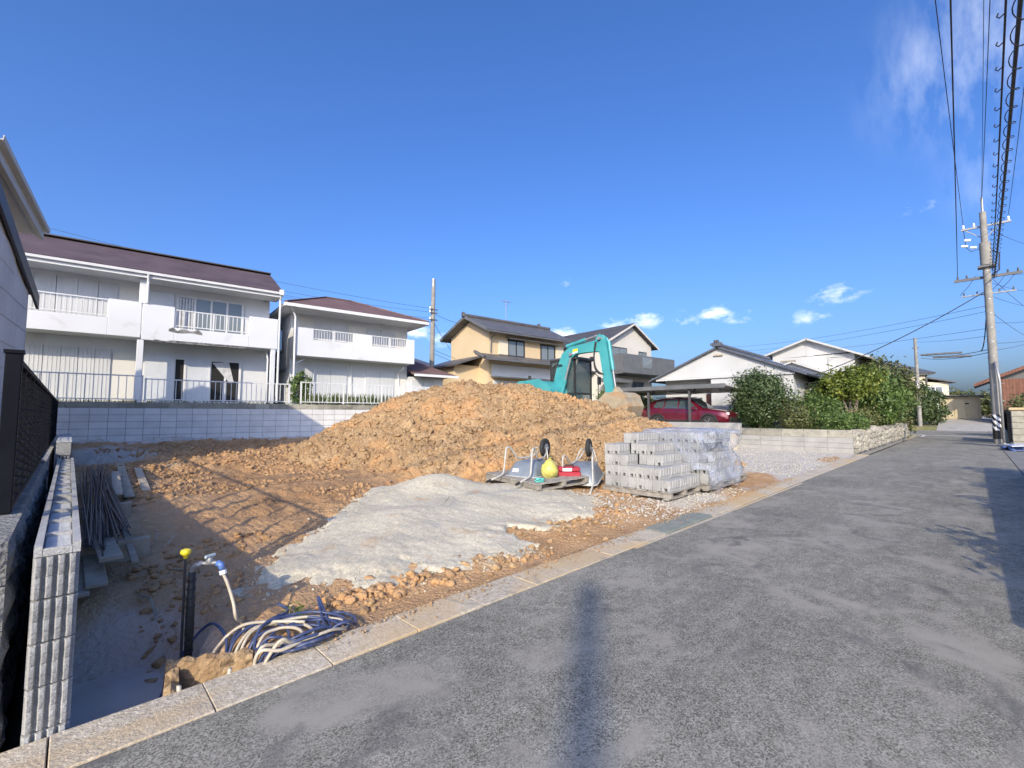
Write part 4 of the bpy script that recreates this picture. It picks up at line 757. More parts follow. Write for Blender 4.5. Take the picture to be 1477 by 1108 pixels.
MB().tube([(rx, -.3, rz_+.1), (rx, 9.3, rz_+.1)], .13, 8).build('ridge_tiles', M['tile_blue'], H6)
orn = MB(); orn.box(rx-.24, rx+.24, -.4, -.26, rz_-.02, rz_+.22); orn.box(rx-.14, rx+.14, -.42, -.24, rz_+.22, rz_+.36); orn.tube([(rx-.3, -.33, rz_+.05), (rx-.3, -.33, rz_+.2)], .06, 6); orn.tube([(rx+.3, -.33, rz_+.05), (rx+.3, -.33, rz_+.2)], .06, 6); orn.build('ridge_ornament', M['tile_blue'], H6, bevel=.02)
MB().tube([(rx-.25, -.12, rz_-.5), (rx+.25, -.12, rz_-.5)], .06, 8).build('gable_vent', M['wood'], H6)
MB().box(.1, gw-.1, -.12, -.052, ez-.14, ez-.03).build('gable_sill', M['white_gable'], H6); window(H6, 1.9, 2.6, .9, 1.75, .89, 1, 'dark_grey', 'dark_hole'); MB().box(2.9, 3.5, .84, .89, 0, 2.0).build('door', M['brownwood'], H6)
MB().box(gw-.2, gw+1.0, 3.0, 8, 0, 2.6).build('side_wing', M['white_gable'], H6); MB().slab([(gw-.25, 2.4, 3.0), (gw+1.5, 2.4, 2.55), (gw+1.5, 8.4, 2.55), (gw-.25, 8.4, 3.0)], .1).build('wing_roof', M['tile_blue'], H6); window(H6, gw+.1, gw+.7, .9, 1.9, 2.99, 1, 'brownwood', 'glass'); MB().slab([(gw-.1, 1.9, 2.0), (gw+1.2, 1.9, 1.85), (gw+1.2, 2.99, 1.9), (gw-.1, 2.99, 2.05)], .06).build('window_hood', M['wood'], H6)
# ---- tall white gabled house behind
h = Fr(38.5, 11.6, 1.0, -90); H7 = h.house('white_gabled_house', 'tall plain white two storey house with shallow gable above hedge')
q = lambda px, py: h.pt(px, py)
ap = q(1165, 489); le = q(1108, 512); re = q(1232, 507); xr = 6.0
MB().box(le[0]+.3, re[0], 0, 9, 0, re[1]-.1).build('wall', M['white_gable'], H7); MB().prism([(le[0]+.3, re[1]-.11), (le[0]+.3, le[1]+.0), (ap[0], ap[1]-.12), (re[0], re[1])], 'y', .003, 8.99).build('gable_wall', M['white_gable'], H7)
MB().slab([(le[0]-.3, -.5, le[1]-.12), (ap[0], -.5, ap[1]), (ap[0], 9.4, ap[1]), (le[0]-.3, 9.4, le[1]-.12)], .12).build('roof', M['fascia_grey'], H7); MB().slab([(ap[0]+.005, -.5, ap[1]), (re[0]+.9, -.5, re[1]-.42), (re[0]+.9, 9.4, re[1]-.42), (ap[0]+.005, 9.4, ap[1])], .12).build('roof', M['fascia_grey'], H7)
MB().box(re[0]+.001, re[0]+.5, 1.5, 6, re[1]-2.6, re[1]-.9).build('bay', M['white_gable'], H7); window(H7, le[0]+.9, le[0]+1.8, le[1]-1.5, le[1]-.6, -.005, 2, 'wood', 'glass_l'); MB().box(ap[0]-.12, ap[0]+.3, -.03, -.001, ap[1]-1.3, ap[1]-.4).build('gable_vent', M['white_gable'], H7)
for k in range(3): MB().box(re[0]+.501, re[0]+.52, 1.7+k*1.4, 2.9+k*1.4, re[1]-2.3, re[1]-1.1).build('bay_window', M['glass_l'], H7)
MB().box(ap[0]+1.2, re[0]-.2, -.06, -.002, re[1]-.3, re[1]-.25).build('trim', M['fascia_grey'], H7); MB().box(ap[0]+1.2, ap[0]+1.25, -.06, -.002, re[1]-1.6, re[1]-.3).build('trim', M['fascia_grey'], H7)
h = Fr(33.5, 11.5, 1.0, -90); H8 = h.house('low_white_house', 'small white house with low pitched roof in front of tall white house')
q = lambda px, py: h.pt(px, py)
ap = q(1142, 521); re = q(1215, 546); le = q(1105, 534)
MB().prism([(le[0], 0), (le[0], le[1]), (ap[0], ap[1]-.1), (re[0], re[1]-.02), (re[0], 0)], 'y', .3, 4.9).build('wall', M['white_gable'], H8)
MB().slab([(ap[0], 0, ap[1]), (re[0]+.3, 0, re[1]-.05), (re[0]+.3, 5.2, re[1]-.05), (ap[0], 5.2, ap[1])], .1).build('roof', M['fascia_grey'], H8); MB().slab([(ap[0]-.005, 0, ap[1]), (le[0]-.3, 0, le[1]-.1), (le[0]-.3, 5.2, le[1]-.1), (ap[0]-.005, 5.2, ap[1])], .1).build('roof', M['fascia_grey'], H8)
# ---- dark hipped house at the crossing
H9 = thing('dark_hipped_house', 'beige house with dark hipped tile roof beyond the crossing', 'house', (61.5, 10.5, 1.0), R(-62))
MB().box(.6, 8.4, .6, 8, 0, 5.0).build('wall', M['cream'], H9); m = MB()
A_, B_, C_, D_ = (0, 0, 5.0), (9, 0, 5.0), (9, 8.6, 5.0), (0, 8.6, 5.0); P_, Q_ = (3.6, 4.3, 7.2), (5.0, 4.3, 7.2)
m.slab([A_, B_, Q_, P_], .15); m.slab([C_, D_, P_, Q_], .15); m.slab([B_, C_, Q_], .15); m.slab([D_, A_, P_], .15); m.build('roof', M['tile_blue'], H9); MB().box(.1, 8.9, .1, 8.5, 4.78, 4.86).build('soffit', M['dark_grey'], H9)
m = MB(); m.box(8.4, 10.6, 1.2, 6, 0, 4.0); m.build('wing', M['cream'], H9); MB().slab([(8.3, .7, 4.6), (11.1, .7, 4.0), (11.1, 6.5, 4.0), (8.3, 6.5, 4.6)], .14).build('wing_roof', M['tile_blue'], H9)
window(H9, 8.8, 10.0, 2.5, 3.5, 1.19, 2, 'white_metal', 'glass_l'); window(H9, 5.6, 7.4, 2.5, 3.8, .59, 2, 'white_metal', 'glass'); downpipe(H9, [(8.38, .5, 4.7), (8.38, .55, 1)], .06, 'dark_grey')
G1 = thing('tan_garage', 'tan lean-to garage with panelled door at top of driveway', 'garage', (66.4, 2.4, 1.0), R(-90))
MB().box(0, 3.0, 0, 5, 0, 2.35).build('wall', M['garage'], G1); MB().slab([(-.3, -.5, 2.55), (3.3, -.5, 2.45), (3.3, 5.2, 2.4), (-.3, 5.2, 2.5)], .1).build('roof', M['tile_blue'], G1)
for k in range(3): MB().box(.12+k*.92, .98+k*.92, -.05, -.002, .05, 2.1).build('door_panel', M['garage'], G1, bevel=.02)
MB().box(1.85, 2.15, -.08, -.051, 1.55, 1.7).build('door_plate', M['black'], G1)
MB().box(-.25, -.08, -.3, -.1, 0, 2.3).build('corner_post', M['white_wall'], G1)
# ---- red brown wooden house on the right
h = Fr(62, -1.0, -.1, -90); HA_ = h.house('brown_wooden_house', 'reddish brown timber house with low tiled roof beyond the big pole')
MB().box(.9, 9, 0, 8, 0, 4.9).build('wall', M['brownwood'], HA_); MB().prism([(.3, 4.85), (4.9, 6.9), (9.5, 4.85)], 'y', .3, 8).build('gable_wall', M['dark_grey'], HA_)
MB().slab([(-.8, -.5, 4.55), (4.9, -.5, 7.15), (4.9, 8.5, 7.15), (-.8, 8.5, 4.55)], .16).build('roof', M['tile_roof'], HA_); MB().slab([(4.905, -.5, 7.15), (10.6, -.5, 4.55), (10.6, 8.5, 4.55), (4.905, 8.5, 7.15)], .16).build('roof', M['tile_roof'], HA_)
MB().beam((-.8, -.53, 4.38), (4.9, -.53, 6.98), .06, .26).build('bargeboard', M['brownwood'], HA_)
for k in range(8): MB().box(1.0+k*1.0, 1.95+k*1.0, -.03, -.002, .3, 4.7).build('board_panel', M['brownwood'], HA_)
# ================================================================== RIGHT HAND SIDE
# low retaining wall of the neighbouring garden (two tones)
rwl = thing('garden_retaining_wall', 'low grey concrete retaining wall at the gravel end of plot', 'wall', (21.3, 3.25, 0))
cb = MB().box(0, .15, .004, .796, .003, .197).mesh('block', M['concrete_grey'], bevel=.006); ob = MB().box(.01, .16, .004, .796, .003, .30).mesh('old_block', M['oldblock'], bevel=.01)
for c in range(-1, 3):
    for k in range(14): link('block', cb, rwl, (0, k*.8-(0), c*.2))
for k in range(5): link('old_block', ob, rwl, (0, k*.8, .6))
for k in range(5, 14):
    link('block', cb, rwl, (0, k*.8, .6))
MB().box(.02, .14, .01, 11.1, -.3, .79).build('mortar', M['mortar'], rwl)
# dry stone wall along the lane
sw_ = thing('rubble_stone_wall', 'pale rubble stone wall along the lane below the hedge', 'wall', (21.5, 3.3, 0))
bm = bmesh.new(); bmesh.ops.create_icosphere(bm, subdivisions=2, radius=.5); r2 = np.random.default_rng(5)
sts = []
for q_ in range(5):
    b2 = bm.copy()
    for v in b2.verts:
        v.co *= 1+r2.uniform(-.12, .12); v.co.x = math.copysign(abs(v.co.x*2)**.6/2, v.co.x); v.co.z = math.copysign(abs(v.co.z*2)**.6/2, v.co.z)
    me = bpy.data.meshes.new('stone'); b2.to_mesh(me); b2.free(); me.materials.append(M['stonewall']); sts.append(me)
bm.free(); xx = 0
while xx < 21.0:
    z_ = -.05; w_ = r2.uniform(.28, .5) if xx < 9 else r2.uniform(.5, .8)
    while z_ < .68:
        hh_ = r2.uniform(.18, .3); link('stone', sts[r2.integers(0, 5)], sw_, (xx+w_/2+r2.uniform(-.05, .05), .09+r2.uniform(-.02, .03), z_+hh_/2), (r2.uniform(-.1, .1), r2.uniform(-.15, .15), r2.uniform(-.2, .2)), (w_*1.12, .34, hh_*1.15)); z_ += hh_*.95
    xx += w_
MB().box(0, 21.2, .08, .45, -.3, .66).build('core', M['mortar'], sw_)
MB().box(8.0, 21.1, -.06, .42, .78, .86).build('coping', M['oldblock'], sw_)
# concrete trough edge behind the block stacks
tr_ = thing('concrete_kerb_beam', 'weathered concrete beam lying on gravel behind the wrapped blocks', 'beam', (19.4, 6.6, 0), R(87)); MB().box(0, 3.4, -.12, .12, .72, 1.16).build('beam', M['concrete_grey'], tr_, bevel=.02)
for xx in (.3, 3.0): MB().box(xx-.15, xx+.15, -.1, .1, -.05, .725).build('leg', M['concrete'], tr_)
# carport
cp_ = thing('carport', 'grey flat carport roof on slim brown posts over red car', 'carport', (22.2, 8.2, .74))
MB().slab([(-.1, .0, 2.22), (3.6, .0, 2.02), (3.6, 6.6, 2.0), (-.1, 6.6, 2.12)], .06).build('roof', M['poly_roof'], cp_); MB().box(-.16, -.101, -.05, 6.65, 2.04, 2.24).build('front_beam', M['dark_grey'], cp_)
for yy in (1.75, 4.0): MB().box(.0, .10, yy-.05, yy+.05, 0, 2.1).build('post', M['fascia'], cp_); MB().beam((.05, yy, 1.7), (.75, yy, 2.08), .05, .07).build('brace', M['fascia'], cp_)
for yy in (0.3, 2.9, 5.6): MB().box(0, 3.5, yy-.03, yy+.03, 1.93, 1.99).build('rafter', M['fascia'], cp_)
# ---- red SUV
def make_car():
    t = thing('red_car', 'dark red sport utility car parked under the carport', 'car', (23.7, 8.35, .74), R(-90))
    # local: x forward from -4.6 (tail) to 0 (nose), y left/right, z up
    st = [(-4.60, .55, .85, .95, .72, .98, .60), (-4.52, .36, .90, 1.08, .80, 1.14, .66), (-4.1, .30, .92, 1.06, .88, 1.52, .58), (-3.6, .28, .93, 1.04, .90, 1.62, .60), (-2.6, .27, .93, 1.02, .90, 1.66, .60), (-1.95, .27, .93, 1.00, .90, 1.60, .58), (-1.45, .27, .93, .99, .90, 1.22, .66), (-1.15, .28, .92, .98, .88, 1.05, .74), (-.55, .30, .91, .95, .84, .99, .70), (-.12, .34, .86, .86, .74, .88, .60), (.0, .42, .76, .74, .64, .78, .54)]
    rings = []
    for (x, zb, ws, zs, wt_, zt, wtt) in st:
        half = [(0, zb), (ws*.86, zb), (ws, zb+.14), (ws, zs-.22), (ws*.97, zs-.02), (wtt if zt > 1.1 else wt_, zt-.04 if zt > 1.1 else zs+.01), ((wtt if zt > 1.1 else wt_)*.8, zt), (0, zt+.012)]
        rings.append([(x, y, z) for y, z in half]+[(x, -y, z) for y, z in half[::-1][1:-1]])
    b = MB().loft(rings).build('body', M['car'], t, 'auto')
    def side(pts, nm_, mat, off):
        for s_ in (-1, 1): MB().slab([(p[0], s_*(p[1]+off), p[2]) for p in pts], .02, False).build(nm_, M[mat], t)
    side([(-4.0, .80, 1.12), (-3.35, .865, 1.09), (-3.30, .66, 1.54), (-3.75, .665, 1.46)], 'window', 'glass', .015)
    side([(-3.27, .87, 1.09), (-2.55, .875, 1.07), (-2.52, .665, 1.58), (-3.22, .66, 1.55)], 'window', 'glass', .015)
    side([(-2.47, .875, 1.07), (-1.45, .875, 1.03), (-1.98, .665, 1.52), (-2.44, .665, 1.58)], 'window', 'glass', .015)
    MB().slab([(-1.90, .56, 1.585), (-1.90, -.56, 1.585), (-1.20, -.70, 1.10), (-1.20, .70, 1.10)], .02).build('windscreen', M['glass'], t)
    for s_ in (-1, 1):
        MB().obox((-1.62, s_*1.0, 1.08), (.14, .2, .14)).build('mirror', M['car'], t, bevel=.03)
        MB().obox((-.16, s_*.62, .80), (.30, .34, .12), Matrix.Rotation(-s_*.35, 3, 'Z')).build('headlight', M['white_metal'], t, bevel=.02)
        MB().obox((-2.4, s_*.935, .40), (2.6, .03, .16)).build('sill', M['black'], t); MB().obox((-2.95, s_*.955, .86), (.2, .02, .035)).build('door_handle', M['car'], t); MB().obox((-2.5, s_*.947, .75), (.012, .01, .6)).build('door_seam', M['black'], t)
        MB().obox((-4.5, s_*.74, .92), (.14, .3, .14)).build('tail_light', M['red'], t, bevel=.02)
        for wx_ in (-.90, -3.65):
            rot = Matrix.Rotation(R(90), 3, 'X'); ar = MB()
            ar.tube([(wx_+.42*math.cos(a_), s_*.935, .36+.42*math.sin(a_)) for a_ in [R(k) for k in range(-20, 201, 20)]], .05, 6); ar.build('wheel_arch', M['black'], t)
            wl = MB().lathe([(.18, -.11), (.33, -.11), (.36, -.07), (.36, .07), (.33, .11), (.18, .11)], (wx_, s_*.86, .36), 24, rot).build('tyre', M['rubber'], t, 'auto')
            rm = MB().lathe([(.235, -.02), (.24, .02)], (wx_, s_*.93, .36), 20, rot)
            rm.build('rim', M['dark_grey'], wl)
            for k in range(5): a_ = k*2*math.pi/5; MB().beam((wx_, s_*.975, .36), (wx_+.22*math.cos(a_), s_*.975, .36+.22*math.sin(a_)), .05, .02).build('spoke', M['steel'], wl)
    MB().box(-.02, .05, -.6, .6, .45, .62).build('grille', M['black'], t, bevel=.02); MB().box(.0, .06, -.75, .75, .34, .44).build('bumper', M['black'], t, bevel=.02)
    for s_ in (-1, 1): MB().tube([(-3.9, s_*.55, 1.66), (-2.1, s_*.55, 1.68)], .02, 6).build('roof_rail', M['black'], t)
    return t
make_car()
# ---- vegetation of the garden and the crossing
def P24(px, x, z=.74): p = atX(px, 600, x); return (p.x, p.y, z)
plant('round_shrub', 'rounded dense dark green shrub against the white bungalow', 'shrub', P24(1097, 24.8), [(0, 0, 1.65, 1.25, 1.25, 1.3), (0, .1, .95, .9, .9, .8), (0, 0, 1.6, .9, .9, 1.0)], 17000, .07, M['leaf_dark'], clumps=170, fill=.3, tr=.06)
plant('leaning_shrub', 'loose grey green shrub leaning beside the rounded shrub', 'shrub', P24(1140, 25.0), [(0, 0, .8, .9, .7, .8), (.2, -.4, .5, .6, .6, .5), (.1, .2, 1.2, .45, .45, .5)], 3200, .06, M['leaf_olive'], clumps=90)
plant('mid_green_shrub', 'bushy mid green shrub behind the retaining wall', 'shrub', P24(1170, 26.2), [(0, 0, .9, 1.1, .9, .95), (.4, -.7, .8, .9, .8, .8)], 5000, .065, M['leaf_mid'], clumps=120)
plant('dark_bush', 'dark glossy bush below the low white house', 'shrub', P24(1192, 29.5), [(0, 0, 1.2, 1.2, 1.1, 1.2), (-.2, .3, 1.9, .6, .6, .6)], 4200, .075, M['leaf_dark'], clumps=110)
plant('yellow_green_tree', 'small tree with yellow green crown and pale bare branches', 'tree', P24(1228, 29), [(0, 0, 2.4, 1.4, 1.2, .85), (.9, -.3, 2.6, 1.1, .9, .7), (-.5, .5, 2.0, .9, .8, .7)], 8500, .085, M['leaf_yel'], clumps=130, fill=.6, tr=.07)
plant('hedge_tree', 'broad olive green tree above the stone wall', 'tree', P24(1262, 34), [(0, 0, 1.9, 1.6, 1.4, 1.3), (1.6, -.2, 1.6, 1.6, 1.3, 1.1), (.6, .2, .9, 2.0, 1.2, .8)], 10000, .10, M['leaf_mid'], clumps=150, tr=.09)
plant('tall_pine', 'tall dark green spreading tree in front of dark roof', 'tree', (41.3, 5.0, -.5), [(0, 0, 4.6, 2.2, 2.0, 1.3), (-1.5, .7, 4.0, 1.8, 1.6, 1.1), (1.2, -1.0, 3.6, 1.6, 1.5, 1.2), (.2, .2, 2.4, 2.2, 1.8, 1.4), (1.2, -.8, 1.6, 1.4, 1.2, 1.2)], 16000, .13, M['leaf_olive'], clumps=200, fill=.5, tr=.12)
plant('dark_cypress_hedge', 'tall very dark clipped hedge behind the small pole', 'hedge', (50.0, 5.4, 0), [(0, 0, 2.6, 1.6, 1.4, 2.2), (1.5, -.7, 2.2, 1.5, 1.3, 2.1), (2.8, -1.2, 1.8, 1.2, 1.2, 1.7)], 8000, .13, M['leaf_dark'], clumps=160, fill=.3, tr=.1) if False else plant('dark_cypress_hedge', 'tall very dark clipped hedge behind the small pole', 'hedge', (60.6, 4.9, .4), [(0, 0, 2.6, 1.8, 1.5, 2.3), (1.6, -1.0, 2.3, 1.6, 1.3, 2.1), (2.6, -2.0, 1.8, 1.2, 1.1, 1.7)], 8000, .15, M['leaf_dark'], clumps=160, fill=.3, tr=.1)
plant('low_shrub', 'low flowering shrub spilling over the garden edge', 'shrub', P24(1205, 23.2), [(0, 0, .45, .8, .6, .5), (.8, -.4, .4, .8, .5, .45), (1.8, -.5, .35, .8, .4, .4)], 3600, .05, M['leaf_mid'], clumps=110, trunk=False)
plant('wall_creeper', 'leafy undergrowth along the top of the stone wall', 'shrub', (30, 4.2, .74), [(0, 0, .5, 1.4, .5, .55), (2.4, 0, .6, 1.6, .6, .6), (5, .1, .6, 1.8, .6, .65), (8, 0, .6, 2.0, .6, .7), (11.2, 0, .6, 2.0, .5, .7)], 7000, .07, M['leaf_olive'], clumps=150, trunk=False)
plant('roadside_shrub', 'dusty green shrub behind the big utility pole', 'shrub', (45.5, -2.6, .03), [(0, 0, 1.6, 1.6, 1.2, 1.2), (1.5, -.4, 1.4, 1.4, 1.2, 1.1), (-1.0, -.5, .9, 1.0, .9, .9)], 4500, .10, M['leaf_olive'], clumps=110, tr=.07)
plant('balcony_side_bush', 'small leafy bush between the apartment house and the hipped house', 'shrub', (6.4, 18.4, UZ), [(0, 0, .55, .45, .4, .5), (.1, .1, 1.0, .3, .3, .35)], 2200, .05, M['leaf_mid'], clumps=70)
plant('porch_shrub', 'green shrub below the charcoal balcony', 'shrub', (23.6, 15.6, UZ-.3), [(0, 0, .9, .8, .7, .8), (1.3, -.6, .6, .9, .7, .6), (2.6, -1.0, .5, .9, .7, .6)], 4000, .07, M['leaf_mid'], clumps=110)
plant('carport_shrub', 'dark shrub behind the carport roof', 'shrub', (23.2, 14.2, .74), [(0, 0, 1.0, 1.0, .8, .9), (.6, -1.0, .8, .8, .8, .8)], 3000, .07, M['leaf_dark'], clumps=90)
plant('distant_tree', 'distant dull green tree behind the tan garage', 'tree', (92, 1.5, .9), [(0, 0, 2.2, 2.5, 2.5, 1.8), (1, -4, 2.0, 2.6, 2.6, 1.7), (0, -8, 1.9, 2.6, 2.6, 1.6)], 5000, .25, M['leaf_olive'], clumps=90, tr=.15)
plant('background_pine', 'dark pine crown showing above the bungalow roof', 'tree', (52, 17.5, UZ), [(0, 0, 5.0, 2.0, 2.0, .8), (1.4, -1.5, 4.6, 1.8, 1.6, .7), (-.5, .8, 4.2, 1.6, 1.5, .7)], 3500, .16, M['leaf_dark'], clumps=70, tr=.14)
# grass tufts and weeds
def blades(name, label, xy, zf, n_per, hgt, parent=None):
    P = []; q = []
    for (x, y) in xy:
        k = rng.integers(max(2, n_per//2), n_per+1)
        for _ in range(k): P.append((x+rng.normal(0, .05), y+rng.normal(0, .04), zf(x, y), rng.uniform(.4, 1)*hgt))
    P = np.array(P); n = len(P); a = rng.uniform(0, 6.28, n); dx = np.cos(a); dy = np.sin(a); w_ = .006; ln = P[:, 3]*rng.uniform(.1, .5, n)
    b0 = P[:, :3]-np.stack([-dy*w_, dx*w_, 0*dx], -1); b1 = P[:, :3]+np.stack([-dy*w_, dx*w_, 0*dx], -1); m0 = P[:, :3]+np.stack([dx*ln*.4, dy*ln*.4, P[:, 3]*.6], -1); tp = P[:, :3]+np.stack([dx*ln, dy*ln, P[:, 3]], -1)
    V = np.stack([b0, b1, m0+np.stack([-dy*w_, dx*w_, 0*dx], -1)*.8, tp], 1).reshape(-1, 3)
    me = bpy.data.meshes.new(name); me.vertices.add(4*n); me.vertices.foreach_set('co', V.ravel()); me.loops.add(4*n); me.loops.foreach_set('vertex_index', np.arange(4*n)); me.polygons.add(n); me.polygons.foreach_set('loop_start', np.arange(0, 4*n, 4)); me.polygons.foreach_set('loop_total', np.full(n, 4)); me.update(calc_edges=True)
    at = me.attributes.new('leafv', 'FLOAT', 'POINT'); at.data.foreach_set('value', np.repeat(rng.uniform(0, 1, n), 4).astype(np.float32)); me.materials.append(M['grass'])
    return tag(link(name, me), label, 'grass', kind='stuff')
fy = lambda x: 17.6-x*math.tan(R(5.4))
blades('wall_grass', 'thin green grass growing along the top of the old wall', [(x, fy(x)+.30+rng.uniform(-.05, .25)) for x in np.arange(-.6, 5.6, .05)], lambda x, y: 1.86, 9, .13)
blades('tall_grass', 'tall grass growing behind the railing of the hipped house', [(x, fy(x)+.55+rng.uniform(-.2, .4)) for x in np.arange(6.4, 12.2, .04)], lambda x, y: 1.86, 12, .55)
blades('garden_grass', 'rough grass along the edge of the raised garden', [(21.62+rng.uniform(0, 2.2), y+rng.uniform(-.2, .2)) for y in np.arange(3.9, 9.5, .012)], lambda x, y: .74, 12, .16)
blades('verge_grass', 'weeds growing along the foot of the stone wall top', [(x, 3.9+rng.uniform(-.1, .5)) for x in np.arange(22, 42, .05)], lambda x, y: .74, 12, .22)
wd = thing('weed', 'small bright green weed sprouting behind the coiled hose', 'weed', (1.27, 3.62, lz(1.27, 3.62)-.01)); n_ = 60
P = rng.normal(size=(n_, 3))*np.array([.05, .04, .03])+np.array([0, 0, .06]); leaves('leaves', P, rng.normal(size=(n_, 3))+np.array([0, 0, 1]), rng.uniform(.015, .035, n_), M['grass'], wd, .25, rng.uniform(.5, 1, n_)); MB().tube([(0, 0, -.02), (.01, 0, .08)], .004, 5).build('stem', M['leaf_mid'], wd)
# ---- the right edge of the lane
bf = thing('dark_slatted_fence', 'black slatted gate fence along the lane beside the big pole', 'fence', (34.6, -1.35, .012))
slm = MB().box(0, .10, -.02, .02, .05, 1.65).mesh('slat', M['black_metal'])
for k in range(36): link('slat', slm, bf, (k*.14, 0, 0))
MB().box(0, 5.1, .021, .06, .3, .38).build('rail', M['black_metal'], bf); MB().box(0, 5.1, .021, .06, 1.35, 1.43).build('rail', M['black_metal'], bf)
for k in range(3): MB().box(k*2.5, k*2.5+.08, .061, .14, 0, 1.75).build('post', M['black_metal'], bf)
gp = thing('stone_gate_pillar', 'weathered stone gate pillar with flat cap beside the dark fence', 'pillar', (30.8, -1.45, .012))
for k in range(6): MB().box(-.25+rng.uniform(-.01, .01), .25+rng.uniform(-.01, .01), -.25, .25, k*.28+.003, (k+1)*.28-.004).build('stone', M['oldblock'], gp, bevel=.02)
MB().box(-.32, .32, -.32, .32, 1.68, 1.80).build('cap', M['concrete'], gp, bevel=.02)
bs = thing('blue_sheet', 'folded blue and grey plastic sheet on the kerb by the fence', 'sheet', (27.3, -1.32, .014), R(8))
vv = []; 
for i in range(9):
    for j in range(6): vv.append((i*.25, -.3+j*.12, .05+.07*math.sin(i*1.3+j)+.05*math.sin(j*2.1)+(.12 if 2 < i < 6 else 0)))
m = MB().add(vv, [(i*6+j, (i+1)*6+j, (i+1)*6+j+1, i*6+j+1) for i in range(8) for j in range(5)]); o = m.build('sheet', M['blue_sheet'], bs, True); sdm = o.modifiers.new('s', 'SOLIDIFY'); sdm.thickness = .02
MB().slab([(.2, -.25, .25), (1.3, -.25, .27), (1.35, .25, .22), (.25, .25, .2)], .03).build('grey_fold', M['grey_sheet'], bs)
gs = thing('green_sheet_pile', 'pale green sheeting heaped behind the big utility pole', 'sheet', (36.9, -1.15, .012))
m = MB(); m.loft([[(0, -.2, 0), (0, .15, 0), (.02, .1, .5), (.0, -.1, .62)], [(.5, -.25, 0), (.5, .2, 0), (.5, .12, .68), (.5, -.12, .72)], [(1.0, -.2, 0), (1.0, .18, 0), (1.0, .1, .55), (1.0, -.1, .6)]]); m.build('sheet', pmat('pale_green', (.36, .44, .36), (.46, .53, .45), 5, .5), gs, bevel=.02)
# unseen pole, wall and hedge, added so that their shadows fall on the lane
lp = thing('added_shadow_pole', 'unseen pole added behind the viewer to cast a shadow streak on the lane', 'utility pole', (-14.2, -9.85, .0)); MB().tube([(0, 0, 0), (0, 0, 5), (0, 0, 10.7)], [.13, .12, .105], 14).build('shaft', M['pole'], lp, 'auto'); MB().tube([(0, 0, 10.7), (0, 0, 10.9)], .10, 14).build('cap', M['steel'], lp)  # added out of view; far enough back for a soft-edged shadow
gwl = thing('added_shade_wall', 'unseen block wall added across the lane to shade its right side', 'wall', (3.2, -1.5, .012))  # added out of view to shade the right of the lane
for c in range(8):
    for k in range(22): link('block', cb, gwl, (0, 0, 0)) if False else None
lbm = MB().box(.003, .397, 0, .15, .003, .197).mesh('block', M['block'], bevel=.005)
for c in range(5):
    for k in range(34): link('block', lbm, gwl, (k*.4, 0, c*.2))
MB().box(0, 13.6, .006, .144, 0, .995).build('mortar', M['mortar'], gwl); MB().box(0, 13.6, -.02, .17, 1.00, 1.06).build('coping', M['concrete_grey'], gwl)
plant('added_shade_hedge', 'unseen uneven hedge added behind the block wall to soften its shadow', 'hedge', (3.6, -2.15, .03), [(.1+k*1.25, .12*math.sin(k*2.1), .95+.12*math.sin(k*1.7), .75, .45, .85+.25*math.sin(k*2.3)) for k in range(11)], 9000, .07, M['leaf_mid'], clumps=120, tr=.03)  # added out of view; gives the wall's shadow an irregular edge
# ================================================================== ON THE PLOT
# ---- excavator, facing the lane
EZ = .62
EX = thing('excavator', 'teal crawler excavator working behind the soil heap', 'excavator', (12, 10.0, EZ), R(-90))
def ep(px, py, X_=12.): p = atX(px, py, X_); return (10.0-p.y, p.z-EZ)
def eprism(pxs, wd, name, mat, yc=0., bevel=.02): m = MB().prism([ep(*q) for q in pxs], 'y', yc-wd/2, yc+wd/2); return m.build(name, M[mat], EX, bevel=bevel)
boom = eprism([(795, 604), (799, 566), (806, 533), (814, 511), (824, 502), (845, 497), (865, 491), (870, 496), (868, 506), (846, 508), (833, 510), (825, 518), (817, 542), (812, 575), (809, 606)], .20, 'boom', 'teal')
eprism([(862, 488), (867, 483), (874, 488), (878, 510), (882, 540), (887, 570), (882, 580), (878, 574), (873, 545), (868, 512), (863, 497)], .18, 'stick', 'teal')
def ecyl(a, b, r1, r2, y, nm_):
    a = ep(*a); b = ep(*b); A = Vector((a[0], y, a[1])); B = Vector((b[0], y, b[1])); C_ = A.lerp(B, .62)
    o = MB().tube([A, C_], r1, 12).build(nm_, M['teal'], EX, 'auto'); MB().tube([C_, B], r2, 10).build('piston_rod', M['steel'], o, 'auto'); return o
ecyl((818, 500), (862, 484), .07, .04, 0, 'arm_cylinder'); ecyl((808, 598), (828, 517), .06, .035, .18, 'boom_cylinder'); ecyl((808, 598), (828, 517), .06, .035, -.18, 'boom_cylinder'); ecyl((878, 492), (888, 560), .06, .035, 0, 'bucket_cylinder')
MB().prism([ep(*q) for q in [(829, 505), (836, 503), (836, 507), (829, 509)]], 'y', -.112, -.106).build('sticker', M['yellow'], EX); MB().prism([ep(*q) for q in [(829, 509), (836, 507), (836, 509), (829, 511)]], 'y', -.112, -.106).build('sticker', M['white'], EX)
for q_ in ((868, 489), (883, 575), (812, 600), (827, 512)): c = ep(*q_); MB().tube([(c[0], -.19, c[1]), (c[0], .19, c[1])], .055, 10).build('pivot_pin', M['steel'], EX, 'auto')
